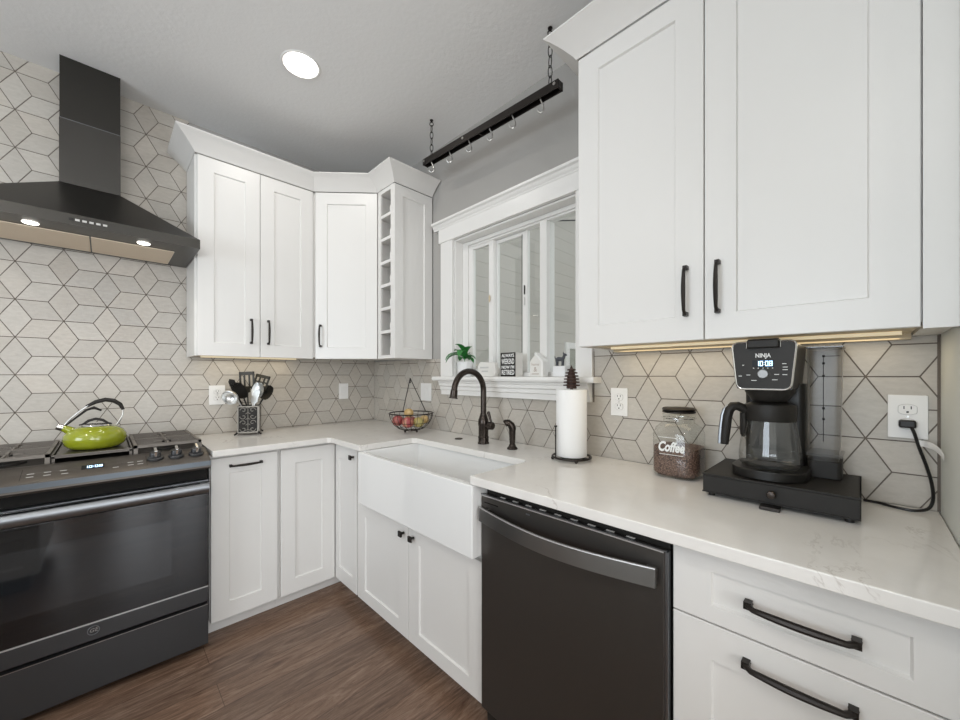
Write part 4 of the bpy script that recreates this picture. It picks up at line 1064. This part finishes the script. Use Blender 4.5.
for (u, v, w_) in [(-.045, 1.2985, .004), (-.052, 1.2680, .008), (-.033, 1.2710, .009), (.030, 1.2725, .010), (.047, 1.2720, .010), (.046, 1.3010, .009), (.048, 1.2920, .010), (.048, 1.2850, .011), (-.020, 1.2560, .012), (.026, 1.2580, .012)]:
    b.box(u-w_/2, v-.0012, .0016, u+w_/2, v+.0004, .0019, F=FM)
for k in range(5): b.box(-.021+k*.0105-.001, 1.2885, .0016, -.021+k*.0105+.0015, 1.2905, .0019, F=FM)
b.build('button_markings', 'text', cm, smooth=0)
# filter basket below head
MB().lathe([(.0005, 1.196), (.040, 1.196), (.058, 1.222), (.058, 1.231), (.0005, 1.231)], (-.190, MY, 0), 28).build('filter_basket', 'matte', cm)
# carafe
cf = thing('carafe', (-.190, MY, ZS+.0285), 'glass carafe with a black collar and handle in the coffee maker', 'carafe')
Z0 = ZS+.0290
MB().lathe([(.0005, 0), (.062, 0), (.071, .006), (.0735, .018), (.0728, .038), (.0690, .070), (.0635, .110), (.0600, .130), (.0590, .140)], (-.190, MY, Z0), 40).build('glass_bowl', 'carafe', cf, smooth=60)
MB().lathe([(.0600, .130), (.0612, .134), (.0612, .170), (.0595, .175), (.0560, .175), (.0560, .131), (.0600, .130)], (-.190, MY, Z0), 40).build('collar', 'matte', cf, smooth=40)
MB().lathe([(.0005, .168), (.0555, .168), (.0555, .176), (.040, .1835), (.0005, .1835)], (-.190, MY, Z0), 32).build('lid', 'black', cf)
hd_ = Vector((-.71, .70, 0)).normalized(); hd_ = Vector((-.45, .89, 0)).normalized(); c0 = Vector((-.190, MY, Z0))
pts = [c0+hd_*r+V(0, 0, z) for r, z in ((.057, .156), (.066, .163), (.078, .169), (.091, .168), (.101, .157), (.106, .138), (.109, .110), (.112, .080), (.113, .056))]
MB().tube(pts, [.014, .015, .015, .0155, .0160, .0160, .0160, .0150, .0130], 12, flat=.85).build('handle', 'matte', cf)
MB().tube([c0+hd_*.064+V(0, 0, z) for z in (.150, .110, .088, .080)], [.009, .009, .008, .004], 10).build('handle_bracket', 'matte', cf)
MB().tube([p+hd_*.0115+V(0, 0, .001) for p in pts[3:]], .0058, 8).build('handle_inlay', 'slate_light', cf)
# reservoir
rs = thing('water_reservoir', (-.07, -2.69, ZS), 'clear grey water reservoir on the right side of the coffee maker', 'water reservoir')
P0 = rr(-2.7325, -2.6605, -.125, -.022, .012)
MB().prism(P0, ZS+.0005, 1.030).build('foot', 'matte', rs, bevel=.002)
b = MB(); b.loft([[Vector((x, y, z)) for x, y in rr(-2.7335+a, -2.6595, -.127, -.020, .014)] for z, a in ((1.0305, .008), (1.08, .005), (1.345, 0))])
b.build('tank', 'smoke', rs)
box('lid', 'smokelid', rs, -.130, -2.737, 1.3455, -.018, -2.657, 1.352, bevel=.002)
box('tank_band', 'smoke', rs, -.1285, -2.735, 1.043, -.019, -2.658, 1.050)
FRS = WB(-.1275)
b = MB(); b.box(2.694, 1.085, .0005, 2.6955, 1.325, .0010, F=FRS); b.box(2.694, 1.322, .0005, 2.728, 1.3235, .0010, F=FRS)
for z in (1.32, 1.30, 1.265, 1.175, 1.145): b.box(2.6925, z, .0005, 2.698, z+.006, .0012, F=FRS)
b.build('level_marks', 'slot', rs, smooth=0)

# plug and cord
pg = thing('power_cord', (-.01, -2.857, 1.14), 'black appliance cord with plug and white tag at the end wall', 'power cord')
FO = WB(-.0120)
MB().box(2.840, 1.129, .0002, 2.872, 1.150, .022, F=FO).build('plug', 'black', pg, bevel=.005)
def smoothpath(P, n_=6):
    P = [Vector(p) for p in P]; out = []
    for i in range(len(P)-1):
        p0, p1, p2, p3 = P[max(i-1, 0)], P[i], P[i+1], P[min(i+2, len(P)-1)]
        for j in range(n_):
            t_ = j/n_; out.append(.5*((2*p1)+(p2-p0)*t_+(2*p0-5*p1+4*p2-p3)*t_*t_+(3*p1-p0-3*p2+p3)*t_**3))
    return out+[P[-1]]
MB().tube(smoothpath([(-.028, -2.862, 1.134), (-.034, -2.868, 1.115), (-.034, -2.876, 1.080), (-.034, -2.888, 1.035), (-.036, -2.897, .990), (-.038, -2.899, .950), (-.044, -2.890, .926), (-.058, -2.866, .9192), (-.054, -2.835, .9190), (-.036, -2.805, .9188), (-.030, -2.780, .9188), (-.028, -2.774, .9188)]), .0036, 8).build('cable', 'black', pg)
b = MB(); sp_ = smoothpath([(-.034, -2.874, 1.092), (-.040, -2.884, 1.092), (-.060, -2.896, 1.090), (-.085, -2.905, 1.082), (-.110, -2.910, 1.070)], 5)
rings = [[p+V(0, 0, .008), p+V(.0006, .0004, .008), p+V(.0006, .0004, -.008), p+V(0, 0, -.008)] for p in sp_]
b.loft(rings).build('paper_tag', 'white', pg, smooth=60)

# ------------------------------------------------------------------ things on the window stool
ZW = 1.2625
pl = thing('potted_plant', (-.010, -1.090, ZW), 'small green leafy plant in a white pot on the window stool', 'plant')
MB().lathe([(.0005, .0005), (.034, .0005), (.037, .003), (.042, .080), (.043, .088), (.040, .088), (.038, .076), (.0005, .076)], (-.010, -1.090, ZW), 28, n=3).build('pot', 'pot', pl)
rnd = random.Random(11)
b = MB(); st_ = MB()
for k in range(14):
    a = 2.4*k+.4; lo = k < 7; L = rnd.uniform(.135, .155) if lo else rnd.uniform(.09, .115); el = rnd.uniform(.55, .85) if lo else rnd.uniform(1.0, 1.4); wd = rnd.uniform(.019, .025)
    dh = Vector((math.cos(a), math.sin(a), 0)); c_ = Vector((-.012, -1.090, ZW+.10+rnd.uniform(.0, .025)))
    if dh.x > .2: L *= .55
    p = c_.copy(); side = Vector((-dh.y, dh.x, 0)); rr_ = []
    for i in range(8):
        t_ = i/7; ang = el-(2.0 if lo else 1.5)*t_; wv_ = wd*math.sin(PI*min(1, t_*.93+.05))**.8
        up_ = Vector((0, 0, 1))*math.cos(ang)-dh*math.sin(ang)
        rr_.append([p-side*wv_+up_*wv_*.35, p-up_*0, p+side*wv_+up_*wv_*.35, p-up_*.0012])
        p = p+(dh*math.cos(ang)+V(0, 0, math.sin(ang)))*L/7
    b.loft(rr_)
    st_.tube([(-.010, -1.090, ZW+.076), c_], .0018, 5)
b.build('leaves', 'green', pl, smooth=50); st_.build('stems', 'green', pl)
box('soil', 'dirt', pl, -.033, -1.113, ZW+.0765, .013, -1.067, ZW+.079)

def sign(name, y0, y1, h, x, th, label, m, cat='sign', yaw=0):
    t_ = thing(name, (x, (y0+y1)/2, ZW), label, cat); return t_
# small white wooden plaque
t_ = thing('white_plaque', (.0, -1.245, ZW), 'low white wooden word block beside the potted plant', 'sign')
Fq = WB(-.012)
MB().prism([(1.205, ZW+.0006), (1.335, ZW+.0006), (1.345, ZW+.03), (1.335, ZW+.078), (1.22, ZW+.084), (1.202, ZW+.06)], -.030, 0, F=Fq).build('block', 'signwhite', t_, bevel=.003)
b = MB(); b.box(1.222, ZW+.047, .0004, 1.290, ZW+.056, .0009, F=Fq); b.box(1.235, ZW+.026, .0004, 1.285, ZW+.034, .0009, F=Fq)
b.build('lettering', 'greytext', t_, smooth=0)
# black and white word sign
t_ = thing('word_sign', (.0, -1.44, ZW), 'black framed block sign with white lettering standing by the faucet', 'sign')
Fq = WB(-.018)
MB().box(1.388, ZW+.0006, -.060, 1.492, ZW+.128, -.0004, F=Fq).build('block', 'signwhite', t_, bevel=.001)
f_ = box('face', 'matte', t_, 1.388, ZW+.0006, 0, 1.492, ZW+.128, .002, F=Fq)
for s_, v_, hh in (('ALWAYS', .112, .024), ('WEEKEND', .080, .040), ('NOW I\'M', .050, .022), ('RETIRED', .022, .036)):
    text('lettering', s_, hh, Fq, 1.440, ZW+v_, 'text', f_, wd=.088, bold=.0006, w0=.0020, ext=.0002)
# little house ornament
t_ = thing('house_ornament', (.0, -1.62, ZW), 'small white wooden house ornament with taupe lettering', 'ornament')
Fq = WB(-.010)
MB().prism([(1.580, ZW+.0006), (1.648, ZW+.0006), (1.648, ZW+.078), (1.612, ZW+.112), (1.580, ZW+.078)], -.038, 0, F=Fq).build('house', 'signwhite', t_, bevel=.001)
MB().prism([(1.608, ZW+.112), (1.614, ZW+.123), (1.664, ZW+.076), (1.664, ZW+.0006), (1.650, ZW+.0006), (1.650, ZW+.076), (1.612, ZW+.1135)], -.040, .004, F=Fq).build('roof', 'trim', t_)
text('lettering', 'home', .020, Fq, 1.614, ZW+.062, 'taupe', t_, wd=.046, w0=.0004, ext=.0002)
text('lettering', '&', .034, Fq, 1.614, ZW+.036, 'taupe', t_, w0=.0004, ext=.0002)
MB().box(1.592, ZW+.012, .0003, 1.636, ZW+.016, .0008, F=Fq).build('underline', 'taupe', t_)
# white block with a dark animal figurine on it
Fq = WB(.002)
tag(MB().box(1.712, ZW+.0006, -.045, 1.778, ZW+.052, 0, F=Fq).build('square_block', 'pot', bevel=.002), 'plain white square block at the right of the window stool', 'block')
t_ = thing('dog_figurine', (.025, -1.735, ZW+.052), 'small dark grey dog figurine on the white block', 'figurine')
zf = ZW+.0526
b = MB()
G_ = lambda u, z: Vector((.024, -u, zf+z))
b.tube([G_(1.716, .030), G_(1.728, .034), G_(1.745, .033), G_(1.756, .034)], [.008, .011, .010, .009], 12)
b.tube([G_(1.754, .034), G_(1.760, .047), G_(1.763, .053)], [.008, .007, .006], 10)
b.tube([G_(1.760, .054), G_(1.768, .053), G_(1.774, .051)], [.0075, .006, .004], 10)
b.tube([G_(1.757, .057), G_(1.755, .067)], [.0035, .001], 6)
b.tube([G_(1.712, .034), G_(1.706, .048)], [.003, .0015], 6)
for u in (1.720, 1.752):
    for dx in (-.006, .006): b.tube([G_(u, .030)+V(dx, 0, 0), G_(u+.001, .014)+V(dx, 0, 0), G_(u, .0006)+V(dx, 0, 0)], [.005, .0035, .0038], 8)
b.build('dog_body', 'figure', t_)
